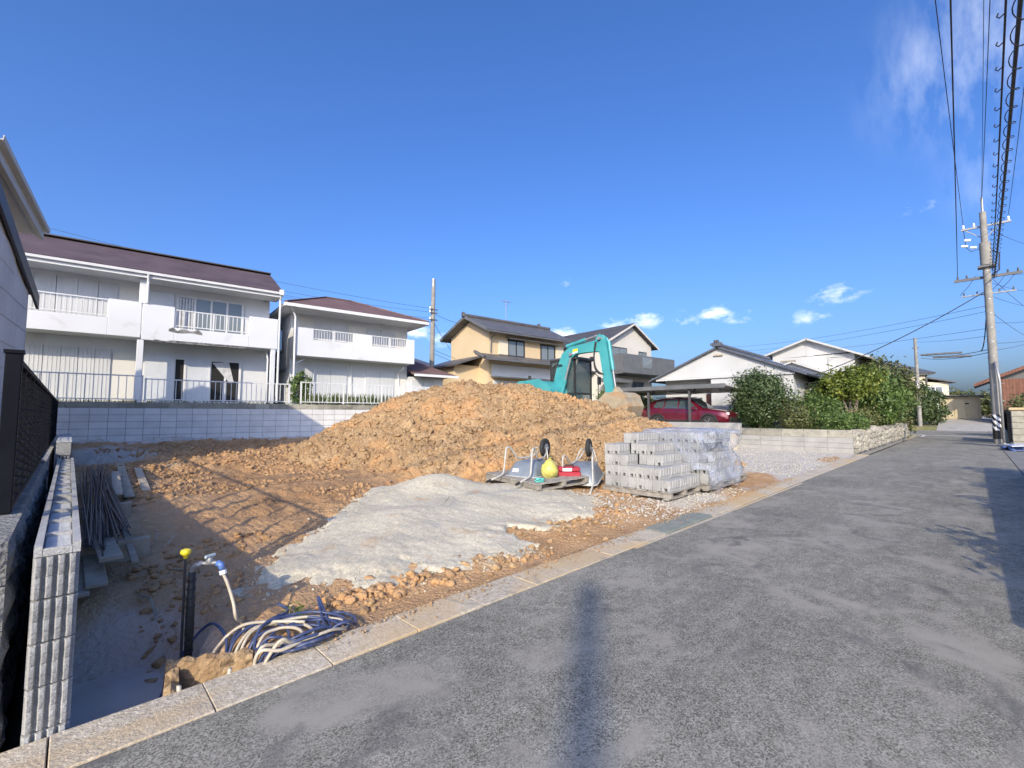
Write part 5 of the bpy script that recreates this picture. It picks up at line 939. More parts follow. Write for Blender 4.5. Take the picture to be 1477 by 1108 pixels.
# bucket: curved shell, cheeks, teeth
prof = [ep(*q) for q in [(884, 567), (905, 566), (912, 570), (918, 586), (914, 600), (892, 606)]]; inn = [(p[0]*.95+ep(895, 588)[0]*.05, p[1]*.95+ep(895, 588)[1]*.05) for p in prof]
bk = MB(); W_ = .42
for i in range(len(prof)-1): bk.add([(prof[i][0], -W_, prof[i][1]), (prof[i+1][0], -W_, prof[i+1][1]), (prof[i+1][0], W_, prof[i+1][1]), (prof[i][0], W_, prof[i][1]), (inn[i][0], -W_, inn[i][1]), (inn[i+1][0], -W_, inn[i+1][1]), (inn[i+1][0], W_, inn[i+1][1]), (inn[i][0], W_, inn[i][1])], [(0, 1, 2, 3), (4, 7, 6, 5), (0, 4, 5, 1), (3, 2, 6, 7)])
cheek = [ep(*q) for q in [(872, 580), (884, 567), (905, 566), (912, 570), (918, 586), (914, 600), (892, 606), (874, 596)]]
bk.prism(cheek, 'y', -W_-.02, -W_+.005); bk.prism(cheek, 'y', W_-.005, W_+.02)
pl = [ep(*q) for q in [(872, 580), (884, 567), (885, 570), (875, 582)]]; bk.prism(pl, 'y', -W_, W_); b_o = bk.build('bucket', M['bucket'], EX)
back = [ep(*q) for q in [(870, 594), (873, 578), (878, 575), (876, 597)]]; MB().prism(back, 'y', -W_, W_).build('bucket_floor', M['bucket'], b_o)
for k in range(5): c = ep(874, 598); MB().beam((c[0]-.02, -.36+k*.18, c[1]+.06), (c[0]-.05, -.36+k*.18, c[1]-.08), .06, .05).build('tooth', M['steel'], b_o)
MB().prism([ep(*q) for q in [(884, 572), (890, 558), (897, 566)]], 'y', -.12, .12).build('linkage', M['bucket'], EX)
# upper body
MB().prism([(-1.35, .95), (-1.30, 1.75), (-1.05, 1.98), (-.1, 2.02), (.35, 1.75), (.45, .95)], 'y', -.85, .85).build('engine_cover', M['teal'], EX, bevel=.05)
MB().box(-1.3, .9, -.85, .85, .72, .949).build('deck', M['teal'], EX, bevel=.02); MB().tube([(-.2, 0, .55), (-.2, 0, .73)], .5, 16).build('turntable', M['black'], EX)
MB().tube([(-.95, -.4, 1.95), (-.95, -.4, 2.25)], .05, 8).build('exhaust', M['black'], EX)
# cab
cx0, cx1, cy0, cy1, cz0, cz1 = -.35, .68, .08, .98, .95, 2.74
cf = MB()
for (a, b) in (((cx0, cy0), 0), ((cx1, cy0), 0), ((cx0, cy1), 0), ((cx1, cy1), 0)): cf.box(a[0]-.03, a[0]+.03, a[1]-.03, a[1]+.03, cz0, cz1)
for zz in (cz0, cz0+.62, cz1-.05): cf.box(cx1-.025, cx1+.025, cy0, cy1, zz, zz+.05); cf.box(cx0, cx1, cy0-.025, cy0+.025, zz, zz+.05); cf.box(cx0, cx1, cy1-.025, cy1+.025, zz, zz+.05)
cab = cf.build('cab', M['black'], EX); MB().box(cx0-.06, cx1+.10, cy0-.06, cy1+.06, cz1+.002, cz1+.09).build('roof', M['fascia'], cab, bevel=.03)
def cpane(m): o = m.build('window', M['cabglass'], cab); return o
g_ = bpy.data.materials.new('cabglass'); g_.use_nodes = True; n_t = g_.node_tree; b_ = n_t.nodes['Principled BSDF']; b_.inputs['Base Color'].default_value = (.10, .13, .13, 1); b_.inputs['Roughness'].default_value = .04
tp_ = n_t.nodes.new('ShaderNodeBsdfTransparent'); mm_ = n_t.nodes.new('ShaderNodeMixShader'); mm_.inputs[0].default_value = .55; n_t.links.new(tp_.outputs[0], mm_.inputs[1]); n_t.links.new(b_.outputs[0], mm_.inputs[2]); n_t.links.new(mm_.outputs[0], n_t.nodes['Material Output'].inputs[0]); M['cabglass'] = g_
cpane(MB().box(cx1-.008, cx1+.008, cy0+.03, cy1-.03, cz0+.67, cz1-.05)); cpane(MB().box(cx1-.008, cx1+.008, cy0+.03, cy1-.03, cz0+.05, cz0+.62)); cpane(MB().box(cx0+.03, cx1-.03, cy0-.006, cy0+.006, cz0+.67, cz1-.05)); cpane(MB().box(cx0+.03, cx1-.03, cy1-.006, cy1+.006, cz0+.67, cz1-.05))
MB().box(cx0-.01, cx0+.012, cy0+.03, cy1-.03, cz0+.6, cz1-.05).build('rear_window', M['cabglass'], cab); MB().box(cx0, cx1-.03, cy0+.03, cy1-.03, cz0-.02, cz0+.06).build('floor', M['black'], cab)
st = MB(); st.box(-.15, .3, .3, .76, 1.35, 1.5); st.box(-.2, -.05, .3, .76, 1.5, 2.1); st.build('seat', M['rubber'], cab, bevel=.04); MB().tube([(.45, .4, 1.0), (.42, .4, 1.75)], .025, 6).build('lever', M['rubber'], cab); MB().tube([(.45, .7, 1.0), (.42, .7, 1.75)], .025, 6).build('lever', M['rubber'], cab)
for yy in (.0, 1.02): MB().tube([(cx1+.02, yy, cz1+.0), (cx1+.02, yy, cz1+.16)], .06, 8).build('work_light', M['black'], EX)
MB().tube([(cx1, cy1+.05, 1.2), (cx1+.22, cy1+.12, 1.3), (cx1+.24, cy1+.12, 2.2), (cx1+.05, cy1+.02, 2.4)], .018, 6).build('grab_rail', M['black'], EX); MB().obox((cx1+.26, cy1+.14, 2.05), (.05, .2, .28)).build('mirror', M['black'], EX, bevel=.02)
for k, (a, b, c) in enumerate((((-.05, -.12, 1.9), (-.3, -.25, 2.65), (.32, -.15, 2.55)), ((-.02, -.02, 1.9), (-.35, -.1, 2.6), (.3, -.05, 2.7)), ((-.1, .05, 1.9), (-.25, .05, 2.5), (.35, .05, 2.6)))):
    A, B, C_ = map(Vector, (a, b, c)); MB().tube([A*(1-t)**2+B*2*t*(1-t)+C_*t*t for t in [i/10 for i in range(11)]], .022, 6).build('hydraulic_hose', M['rubber'], EX, True)
for k in range(3):
    A = Vector((ep(864, 494)[0], -.15-.03*k, ep(864, 494)[1])); B = Vector((ep(856, 525)[0], -.2, ep(856, 535)[1]-.1*k)); C_ = Vector((ep(874, 540)[0], -.14, ep(874, 540)[1])); MB().tube([A*(1-t)**2+B*2*t*(1-t)+C_*t*t for t in [i/12 for i in range(13)]], .018, 6).build('hydraulic_hose', M['rubber'], EX, True)
for s_ in (-1, 1):
    pf = [(-1.15, .3), (-1.1, .52), (-.9, .62), (.9, .62), (1.1, .52), (1.15, .3), (1.05, .1), (.85, .0), (-.85, .0), (-1.05, .1)]; MB().prism(pf, 'y', s_*.95-.2, s_*.95+.2).build('track', M['rubber'], EX, bevel=.02)
    for k in range(4): MB().tube([(-.75+k*.5, s_*.95-.22, .3), (-.75+k*.5, s_*.95+.22, .3)], .14, 10).build('roller', M['bucket'], EX)
MB().box(-.9, .9, -.75, .75, .3, .55).build('undercarriage', M['black'], EX); MB().prism([(1.3, .0), (1.4, .0), (1.45, .25), (1.35, .5), (1.28, .25)], 'y', -1.0, 1.0).build('dozer_blade', M['teal'], EX)
# ---- wooden pallets
def make_pallet(label, loc, rz, L=1.25, W=1.35, rot=None):
    t = thing('wooden_pallet', label, 'pallet', loc, rz, rot=rot)
    n = 6; bw = W/n-.045
    for k in range(n): MB().box(0, L, k*W/n+.01, k*W/n+.01+bw, .105, .13).build('deck_board', M['wood_grey'], t, bevel=.004)
    for k in range(3): MB().box(.02+k*(L-.12)/2, .10+k*(L-.12)/2, 0, W, .022, .1045).build('stringer', M['wood_grey'], t, bevel=.004)
    for k in range(3): MB().box(0, L, .03+k*(W-.18)/2, .13+k*(W-.18)/2, 0, .0215).build('bottom_board', M['wood_grey'], t)
    return t
gA = lz(7.9, 4.2)+.03
make_pallet('weathered wooden pallet under the stepped concrete block stack', (7.27, 3.62, gA), R(1)); make_pallet('weathered wooden pallet under the plastic wrapped block stack', (8.68, 3.55, gA), R(-1))
gP = .20; make_pallet('muddy wooden pallet under the wheelbarrow and yellow bag', (5.68, 5.19, gP), R(-6), 1.3, 1.55, rot=(R(1.5), R(-1), R(-6)))
make_pallet('wooden pallet under the small block stack beside the wrap', (10.08, 3.62, lz(10.5, 4)+.03), R(2), .95, 1.1)
# ---- loose concrete blocks
def stack_block(notch):
    m = MB(); Lb, Wb, Hb = .394, .158, .19
    if notch: m.box(.012, Lb, .012, Wb, .055, Hb); m.box(.012, Lb, .012, .052, 0, .055); m.box(.012, Lb, .106, Wb, 0, .055)
    else: m.box(.012, Lb, .012, Wb, 0, Hb)
    for i in range(4):
        a = .014+i*.0365; b = a+.030
        if notch and i in (1, 2): m.add([(.012, a, .06), (.012, b, .06), (.012, b, Hb), (.012, a, Hb), (0, a+.006, .064), (0, b-.006, .064), (.001, b-.006, Hb-.004), (0, a+.006, Hb-.004)], [(4, 5, 6, 7), (0, 1, 5, 4), (1, 2, 6, 5), (2, 3, 7, 6), (3, 0, 4, 7)])
        else: m.add([(.012, a, 0), (.012, b, 0), (.012, b, Hb), (.012, a, Hb), (0, a+.006, .004), (.001, b-.006, .004), (0, b-.006, Hb-.004), (.001, a+.006, Hb-.004)], [(4, 5, 6, 7), (0, 1, 5, 4), (1, 2, 6, 5), (2, 3, 7, 6), (3, 0, 4, 7)])
        a = .016+i*.094; b = a+.084; m.add([(a, .012, .056), (b, .012, .056), (b, .012, Hb), (a, .012, Hb), (a+.008, 0, .06), (b-.008, 0, .06), (b-.008, 0, Hb-.004), (a+.008, 0, Hb-.004)], [(4, 5, 6, 7), (0, 1, 5, 4), (1, 2, 6, 5), (2, 3, 7, 6), (3, 0, 4, 7)])
    return m.mesh('concrete_block', M['block'])
SBn, SBp = stack_block(True), stack_block(False); LAY = ['bottom', 'second', 'third', 'fourth', 'topmost']
def put_block(me, x, y, z, lab, grp, rz=0.):
    o = link('concrete_block', me, None, (x+rng.uniform(-.006, .006), y+rng.uniform(-.004, .004), z), (0, 0, rz+rng.uniform(-.012, .012))); return tag(o, lab, 'concrete block', grp)
labA, grpA = 'ribbed grey concrete block in the stepped open stack on a pallet', 'blocks of the stepped stack'
zA = gA+.131
def inA(l, ix, iy):
    if l == 0: return True
    if l == 1: return iy >= 1
    if l == 2: return (iy >= 2 and ix >= 1) or iy >= 5
    if l == 3: return (iy >= 3 and ix >= 1) or iy >= 6
    if l == 4: return ix >= 1 and iy in (5, 6)
    return False
for l in range(5):
    for ix in range(3):
        for iy in range(8):
            if not inA(l, ix, iy): continue
            hid = all(inA(l, ix+a, iy+b) if 0 <= ix+a < 3 and 0 <= iy+b < 8 else False for a, b in ((1, 0), (-1, 0), (0, 1), (0, -1))) and inA(l+1, ix, iy)
            if hid: continue
            put_block(SBn if l in (1, 3) else (SBp if l % 2 == 0 and (ix+iy) % 3 else SBn), 7.29+ix*.402, 3.64+iy*.162, zA+l*.192, f'ribbed grey concrete block in the {LAY[l]} layer of the stepped open stack', grpA)
labB, grpB = 'grey concrete block inside the clear plastic wrapped stack', 'blocks of the wrapped stack'
def inB(l, ix, iy): return l < 5 and not (l == 2 and iy == 0 and ix == 0) and not (l > 2 and iy == 0 and l < 4)
for l in range(5):
    for ix in range(3):
        for iy in range(8):
            if not inB(l, ix, iy): continue
            if 0 < ix < 2 and 0 < iy < 7 and l < 4: continue
            if ix == 2 and 0 < iy < 7 and l < 4 and iy > 2: continue
            put_block(SBn if l in (1, 3, 4) else SBp, 8.70+ix*.402, 3.58+iy*.162, zA+l*.192, f'grey concrete block in the {LAY[l]} layer of the plastic wrapped stack', grpB)
labC, grpC = 'grey concrete block in the small stack right of the wrap', 'blocks of the small stack'
for l in range(4):
    for ix in range(2):
        for iy in range(6-l):
            put_block(SBp, 10.10+ix*.402-.03*l, 3.68+(iy+l)*.162, lz(10.5, 4)+.161+l*.192, f'grey concrete block in the {LAY[l]} layer of the small stack beside the wrap', grpC)
# ---- plastic film draped over the wrapped stack
def film_mesh():
    n = 26; P = {}; vs_ = []; fs = []
    x0, x1, y0, y1, zb, zt = 8.62, 9.98, 3.44, 4.98, gA+.06, zA+5*.192+.03
    r3 = np.random.default_rng(3)
    ring = []; per = 64
    def pos(t):
        L_ = [(x0, y0), (x1, y0), (x1, y1), (x0, y1)]; k = int(t*4) % 4; f_ = t*4-int(t*4); a, b = L_[k], L_[(k+1) % 4]; return a[0]*(1-f_)+b[0]*f_, a[1]*(1-f_)+b[1]*f_
    rows = 20; cx_, cy_ = (x0+x1)/2, (y0+y1)/2
    for j in range(rows+1):
        s_ = j/rows; z_ = zb+(zt-zb)*s_
        for k in range(per):
            t = k/per; x, y = pos(t); bul = 1+.035*math.sin(s_*9+t*20)+.03*math.sin(t*63+s_*14)+.02*math.sin(t*131-s_*25)+(.07*math.exp(-((s_-.12)/.12)**2))-.05*math.exp(-((s_-.62)/.08)**2)*(1 if t < .3 else .4)
            x = cx_+(x-cx_)*bul; y = cy_+(y-cy_)*bul; vs_.append((x, y, z_-.05*math.sin(t*37)*(1-s_)+(.03*math.sin(t*50) if j == rows else 0)))
    for j in range(rows):
        for k in range(per):
            if j < 6 and per*.78 < k < per*.97: continue            # torn open towards the open stack
            a = j*per+k; b = j*per+(k+1) % per; fs.append((a, b, b+per, a+per))
    base = len(vs_); vs_.append((cx_, cy_, zt+.05)); ir = []
    for k in range(per):
        a = vs_[rows*per+k]; ir.append(len(vs_)); vs_.append(((a[0]+cx_)/2, (a[1]+cy_)/2, zt+.03+.02*math.sin(k*1.1)))
    for k in range(per): a = rows*per+k; b = rows*per+(k+1) % per; fs.append((a, b, ir[(k+1) % per], ir[k])); fs.append((ir[k], ir[(k+1) % per], base))
    return MB().add(vs_, fs)
o = film_mesh().build('plastic_wrap', M['film'], None, True, fix=False); tag(o, 'clear crumpled plastic film draped over a stack of concrete blocks', 'plastic film')
# ---- wheelbarrows, turned upside down
def make_barrow(label, loc, rz, tilt=(0, 0)):
    t = thing('wheelbarrow', label, 'wheelbarrow', loc, 0, 'upturned wheelbarrows', (R(tilt[0]), R(tilt[1]), R(rz)))
    def rr(cx, cy, lx, ly, z, rad, n=5):
        pts = []
        for sx, sy, a0 in ((1, 1, 0), (-1, 1, 90), (-1, -1, 180), (1, -1, 270)):
            for k in range(n): a = R(a0+90*k/(n-1)); pts.append((cx+sx*(lx-rad)+rad*math.cos(a), cy+sy*(ly-rad)+rad*math.sin(a), z))
        return pts
    m = MB().loft([rr(0, 0, .44, .33, .0, .10), rr(0, 0, .43, .32, .02, .10), rr(.02, 0, .36, .27, .16, .11), rr(.05, 0, .30, .23, .26, .12), rr(.07, 0, .2, .15, .285, .1)]); m.build('tray', M['tray'], t, 'auto')
    MB().tube(rr(0, 0, .45, .34, .012, .10)+[rr(0, 0, .45, .34, .012, .10)[0]], .013, 6).build('rim', M['pipe_white'], t, True)
    def sm(ps, k=4):                                           # rounded bends
        ps = [Vector(p) for p in ps]; out = [ps[0]]
        for i in range(1, len(ps)-1):
            a, b, c = ps[i-1], ps[i], ps[i+1]; d = min(.09, (a-b).length*.45, (c-b).length*.45); p0 = b+(a-b).normalized()*d; p1 = b+(c-b).normalized()*d
            for j in range(k+1): u = j/k; out.append(p0*(1-u)**2+b*2*u*(1-u)+p1*u*u)
        return out+[ps[-1]]
    for s_ in (-1, 1):
        MB().tube(sm([(-.98, s_*.30, -.02), (-.52, s_*.29, .05), (-.44, s_*.28, .54), (-.33, s_*.26, .54), (-.12, s_*.22, .31), (.32, s_*.14, .32), (.58, s_*.07, .46)]), .017, 8).build('frame_tube', M['pipe_white'], t, True)
        MB().tube([(-1.05, s_*.302, -.03), (-.93, s_*.299, -.012)], .023, 8).build('grip', M['rubber'], t)
        MB().tube(sm([(.30, s_*.22, .27), (.42, s_*.13, .5), (.58, s_*.07, .46)]), .013, 6).build('wheel_stay', M['pipe_white'], t, True)
    MB().tube([(-.36, -.27, .6), (-.36, .27, .6)], .012, 6).build('leg_brace', M['pipe_white'], t) if False else None
    rot = Matrix.Rotation(R(90), 3, 'X'); wl = MB().lathe([(.10, -.035), (.15, -.045), (.185, -.03), (.195, 0), (.185, .03), (.15, .045), (.10, .035)], (.60, 0, .48), 20, rot).build('wheel', M['rubber'], t, 'auto'); MB().lathe([(.03, -.05), (.105, -.03), (.105, .03), (.03, .05)], (.60, 0, .48), 14, rot).build('rim', M['steel'], wl, 'auto'); MB().tube([(.60, -.09, .48), (.60, .09, .48)], .01, 6).build('axle', M['steel'], wl)
    MB().slab([(-.405, .04, .09), (-.405, .16, .09), (-.385, .16, .15), (-.385, .04, .15)], .004, False).build('sticker', M['white'], t)
    return t
make_barrow('upturned grey wheelbarrow lying on the pallet beside the yellow bag', (6.40, 6.02, gP+.142), 14)
wp = Vector((7.28, 5.42, 0)); wz = lz(7.28, 5.42)+.05; make_barrow('upturned grey wheelbarrow leaning between red box and block stack', (wp.x, wp.y, wz+.06), 24, (0, -9))
for ob_ in (wp,): 
    sup = thing('wooden_block_support', 'short timber offcut propping the tilted wheelbarrow', 'timber', (wp.x+.15, wp.y+.08, lz(wp.x+.15, wp.y+.08)-.02), R(28)); MB().box(-.10, .3, -.22, .22, 0, .13).build('timber', M['wood_grey'], sup, bevel=.01)
# ---- yellow bag, red box, teal rope on the pallet
bp = atZ(800, 694, gP+.14)
bag = thing('yellow_bag', 'lumpy yellow plastic sack standing on the muddy pallet', 'bag', (6.36, 5.50, gP+.128))
bm = bmesh.new(); bmesh.ops.create_icosphere(bm, subdivisions=4, radius=1.)
vv = np.array([v.co[:] for v in bm.verts]); nn = fbm(vv[:, 0]+vv[:, 2]*.7, vv[:, 1]-vv[:, 2]*.6, 2.2, 4, 5, .6)*.22
for v, k in zip(bm.verts, nn): 
    z = v.co.z; v.co *= (1+k); v.co.x *= .165*(1-.1*z); v.co.y *= .15*(1-.1*z); v.co.z = max(v.co.z*.19+.165, 0)
me = bpy.data.meshes.new('sack'); bm.to_mesh(me); bm.free(); me.materials.append(M['bag_yellow']); me.shade_smooth(); link('sack', me, bag)
MB().lathe([(.03, 0), (.018, .02), (.04, .04), (.05, .05)], (.01, 0, .335), 9).build('knot', M['bag_yellow'], bag, 'auto')
rp = atZ(828, 689, gP+.14); rb = thing('red_case', 'red plastic tool case with white label on the pallet', 'case', (6.80, 5.42, gP+.131), R(-45))
MB().box(-.22, .22, -.15, .15, 0, .10).build('base', M['red'], rb, bevel=.02); MB().box(-.21, .21, -.14, .14, .102, .19).build('lid', M['red'], rb, bevel=.025); MB().box(-.12, .05, -.146, -.141, .115, .17).build('sticker', M['white'], rb); MB().tube([(-.08, -.15, .19), (-.08, -.15, .23), (.08, -.15, .23), (.08, -.15, .19)], .012, 6).build('handle', M['black'], rb)
tp2 = atZ(776, 699, gP+.13); tl = thing('teal_rope', 'small tangle of teal rope hanging at the pallet corner', 'rope', (5.86, 5.30, gP+.135)); pts = [(.07*math.sin(k*.9)*(1-k*.01), .06*math.cos(k*1.3), .03+.03*math.sin(k*.7)) for k in range(44)]; MB().tube(pts, .011, 6).build('rope', pmat('teal_rope', (.10, .42, .38), None, 9, .8), tl, True)
# ---- standpipe, marker stake, hoses
z_ = -.16; sp = thing('water_standpipe', 'black wrapped water standpipe with blue tap', 'standpipe', (.64, 3.74, z_))
MB().tube([(0, 0, 0), (0, 0, .30), (.002, 0, .60)], [.024, .026, .021], 10).build('pipe', M['black'], sp, True)
for k in range(9): MB().tube([(0, 0, .08+k*.058), (0, 0, .09+k*.058)], .0275, 10).build('tape_wrap', M['rubber'], sp)
MB().tube([(.002, 0, .59), (.004, -.002, .625), (.02, -.02, .645), (.05, -.05, .655)], .019, 10).build('elbow', M['steel'], sp, True)
tap = MB(); tap.tube([(.05, -.05, .655), (.12, -.11, .66)], .014, 10); tap.lathe([(.022, -.01), (.026, .01), (.018, .03)], (.085, -.08, .665), 10); tap_o = tap.build('tap', M['steel'], sp, 'auto'); MB().obox((.085, -.08, .705), (.075, .018, .02), Matrix.Rotation(.5, 3, 'Z')).build('tap_handle', M['tap_grey'], tap_o, bevel=.004); MB().tube([(.12, -.11, .66), (.14, -.13, .645), (.148, -.137, .61)], [.02, .021, .02], 10).build('hose_connector', M['tap_blue'], tap_o, True); MB().tube([(.148, -.137, .61), (.153, -.142, .585)], .022, 10).build('connector_ring', M['white'], tap_o)
ms = thing('marker_stake', 'thin stake with bright yellow cap beside the standpipe', 'stake', (.605, 3.77, z_)); MB().tube([(0, 0, 0), (0, 0, .72)], .008, 8).build('rod', M['rebar'], ms); MB().lathe([(.012, -.03), (.016, -.012), (.030, .0), (.033, .014), (.028, .027), (.012, .033)], (0, 0, .72), 12).build('cap', M['yellow'], ms, 'auto')
def gz(x, y): return max(.02 if y < 3.09 else -9, lz(x, y) if y > 3.05 else .0)
def hose(name, label, pxpts, r_, mat, pre=(), layer=.0, sub=6, post=()):
    ps = []
    for i, q_ in enumerate(pxpts):
        p = atZ(q_[0], q_[1], .03); z = gz(p.x, p.y)+r_+(q_[2] if len(q_) > 2 else layer); ps.append(Vector((p.x, p.y, z)))
    ps = [Vector(p) for p in pre]+ps+[Vector(p) for p in post]; out = []
    for i in range(len(ps)-1):
        p0, p1, p2, p3 = ps[max(i-1, 0)], ps[i], ps[i+1], ps[min(i+2, len(ps)-1)]
        for k in range(sub):
            t = k/sub; out.append(.5*((2*p1)+(p2-p0)*t+(2*p0-5*p1+4*p2-p3)*t*t+(3*p1-p0-3*p2+p3)*t**3))
    out.append(ps[-1]); return tag(MB().tube(out, r_, 8).build(name, M[mat], None, True), label, 'hose')
def ell(cx, cy, a, b, rot, n, a0=0, z=0, turns=1.): return [(cx+a*math.cos(a0+2*math.pi*turns*k/n)*math.cos(rot)-b*math.sin(a0+2*math.pi*turns*k/n)*math.sin(rot), cy+a*math.cos(a0+2*math.pi*turns*k/n)*math.sin(rot)+b*math.sin(a0+2*math.pi*turns*k/n)*math.cos(rot), z+.002*k) for k in range(n)]
hose('blue_hose', 'dark blue garden hose coiled loosely over the kerb', [(226, 960, .0), (232, 938, .02), (250, 918, .05), (275, 902, .06), (305, 897, .05), (326, 912, .03)]+ell(372, 922, 46, 24, -.25, 10, 3.4, .02)+ell(408, 918, 82, 24, -.2, 12, 3.0, .035)+ell(432, 908, 66, 20, -.22, 10, 2.5, .05)+ell(486, 894, 28, 17, -.1, 10, 2.8, .03)+[(462, 880, .06), (459, 868, .08), (470, 885, .05), (478, 905, .03), (470, 925, .03), (440, 936, .03), (400, 938, .02)], .0105, 'hose_blue')
hose('beige_hose', 'pale beige hose running down from tap into the coil', [(350, 905, .05), (356, 925, .04)]+ell(392, 925, 62, 25, -.25, 11, 2.6, .02)+ell(420, 916, 84, 22, -.22, 12, 2.4, .03)+ell(398, 930, 40, 18, -.3, 10, 2.4, .045)+[(330, 950, .02), (308, 945, .03), (305, 928, .03), (318, 915, .03), (350, 908, .06), (395, 900, .05), (440, 899, .05)], 0.0105, 'hose_beige', pre=[(.793, 3.598, .425), (.815, 3.57, .36), (.84, 3.52, .25), (.855, 3.49, .15)])
hose('grey_hose', 'faded grey hose tangled beneath the blue coil', ell(410, 924, 74, 20, -.22, 12, .5, .012)+ell(440, 915, 60, 19, -.25, 12, .9, .025)+ell(385, 935, 30, 14, -.2, 10, .9, .03)+[(360, 945, .02), (352, 925, .05), (380, 905, .05), (415, 886, .06), (400, 880, .07)], .010, 'hose_blue')
hose('short_hose_end', 'cut end of beige hose arching over the broken pipe', [(258, 990, .0), (268, 975, .05), (285, 962, .08), (310, 957, .06), (332, 965, .0)], .011, 'hose_beige')
# open pit with a broken rim beside the kerb
pr_ = thing('broken_pit_rim', 'broken ochre concrete rim of an open pit beside the kerb', 'pit rim', (.52, 3.46, -.32))
def rimwall(a, b, th, h0, h1, seed):
    r4 = np.random.default_rng(seed); a = Vector((*a, 0)); b = Vector((*b, 0)); d = (b-a).normalized(); nrm = Vector((-d.y, d.x, 0)); n = 9; rings = []
    for i in range(n+1):
        t = i/n; c = a.lerp(b, t); hz = h0+(h1-h0)*t+r4.uniform(-.02, .02); w0, w1 = th*(.5+r4.uniform(-.12, .12)), th*(.5+r4.uniform(-.12, .12))
        rings.append([c-nrm*w0, c-nrm*w0*1.05+Vector((0, 0, hz*.55)), c-nrm*w0*.8+Vector((0, 0, hz-.012)), c+Vector((0, 0, hz+r4.uniform(-.004, .01))), c+nrm*w1*.8+Vector((0, 0, hz-.014)), c+nrm*w1*1.05+Vector((0, 0, hz*.5)), c+nrm*w1])
    return MB().loft(rings).build('rim_wall', M['rust_rock'], pr_)
rimwall((-.06, -.34), (.0, .03), .075, .26, .33, 3); rimwall((-.03, .02), (.40, -.13), .085, .33, .30, 4)
MB().box(.02, .42, -.34, -.02, -.02, .03).build('pit_floor', M['mortar'], pr_) if False else None
# crumpled plastic in the puddle
pb = thing('plastic_sheet', 'crumpled pale blue plastic sheet in the muddy puddle', 'plastic sheet', (.32, 4.62, -.20)); xs_, ys_ = np.meshgrid(np.linspace(-.24, .26, 34), np.linspace(-.16, .16, 24)); zz = .05*np.abs(fbm(xs_, ys_, 7, 4, 15, .6))*2.2+.05*np.exp(-((xs_-.04)/.15)**2-(ys_/.08)**2)
xs2 = xs_+.03*fbm(xs_, ys_, 9, 2, 2); go = gridmesh('sheet', xs2, ys_+.03*fbm(xs_, ys_, 8, 2, 3), zz, M['film'], None, ((xs_/.25)**2+(ys_/.15)**2+.5*fbm(xs_, ys_, 6, 2, 4)) < .95); go.parent = pb
# ---- planks and reinforcing bars by the ribbed wall
def plank(label, a, b, wd, th=.025, mat='wood', z0=None, z1=None, grp=None):
    a = Vector(a); b = Vector(b); t = thing('plank', label, 'plank', a, 0, grp); d = b-a; L = d.length; yaw = math.atan2(d.y, d.x); pit = -math.asin(d.z/L); t.rotation_euler = (0, pit, yaw)
    MB().box(0, L, -wd/2, wd/2, 0, th).build('board', M[mat], t, bevel=.004); return t
def g2(p, dz): return (p.x, p.y, lz(p.x, p.y)+dz)
def pk(px0, py0, px1, py1, z): return (lambda p, q_: (g2(p, 0.03), g2(q_, .03)))(atZ(px0, py0, z), atZ(px1, py1, z))
a, b = pk(211, 707, 198, 684, .33); plank('short grey plank lying alone on the soil', a, b, .11)
a, b = pk(187, 713, 172, 681, .33); plank('mud streaked plank lying beside the rebar pile', a, b, .12)
plank('wide timber board jutting out under the rebar ends', (.30, 5.00, .30), (.22, 7.2, .36), .15, .035); plank('grey board lying flat beneath the rebar pile', (.21, 4.78, .17), (.20, 7.0, .25), .13, .03); plank('narrow board against the foot of ribbed wall', (.125, 4.74, .13), (.13, 7.0, .22), .09, .03); plank('long pale curved batten along the rebar pile', (.46, 5.1, .22), (.47, 8.4, .40), .05, .03); plank('bleached board standing out behind the rebar pile', (.52, 8.2, .40), (.62, 10.6, .48), .11, .025); plank('thin brown lath leaning behind the rebar pile', (.40, 8.4, .46), (.42, 11.2, .52), .05, .02)
for k in range(3): plank(['timber bearer below the near rebar ends', 'timber bearer below the middle of rebar pile', 'timber bearer below the far rebar ends'][k], (.10, (5.7, 7.6, 9.6)[k], lz(.3, (5.7, 7.6, 9.6)[k])-.02), (.62, (5.72, 7.62, 9.6)[k], lz(.3, (5.7, 7.6, 9.6)[k])-.02), .09, (.26, .17, .17)[k] if k else .2)
for k in range(46):
    u = k/45; xa = .13+.34*u+rng.normal(0, .02); xb = .17+.28*rng.uniform(0, 1)+.12*u; ya = 5.2+rng.uniform(-.2, .45)+.5*u*u; yb = ya+rng.uniform(4.6, 5.4); lay = rng.uniform(0, .07)
    za = .345+lay; zb = .56+lay*.6; n_p = 7; ps = [(xa*(1-t)+xb*t+.02*math.sin(t*3+k), ya*(1-t)+yb*t, za*(1-t)+zb*t-.025*math.sin(math.pi*t)) for t in [i/n_p for i in range(n_p+1)]]
    tag(MB().tube(ps, .0065, 6).build('steel_rod', M['rebar'], None), 'dark steel reinforcing rod in the bundle beside the ribbed wall', 'steel rod', 'reinforcing rods in the bundle')
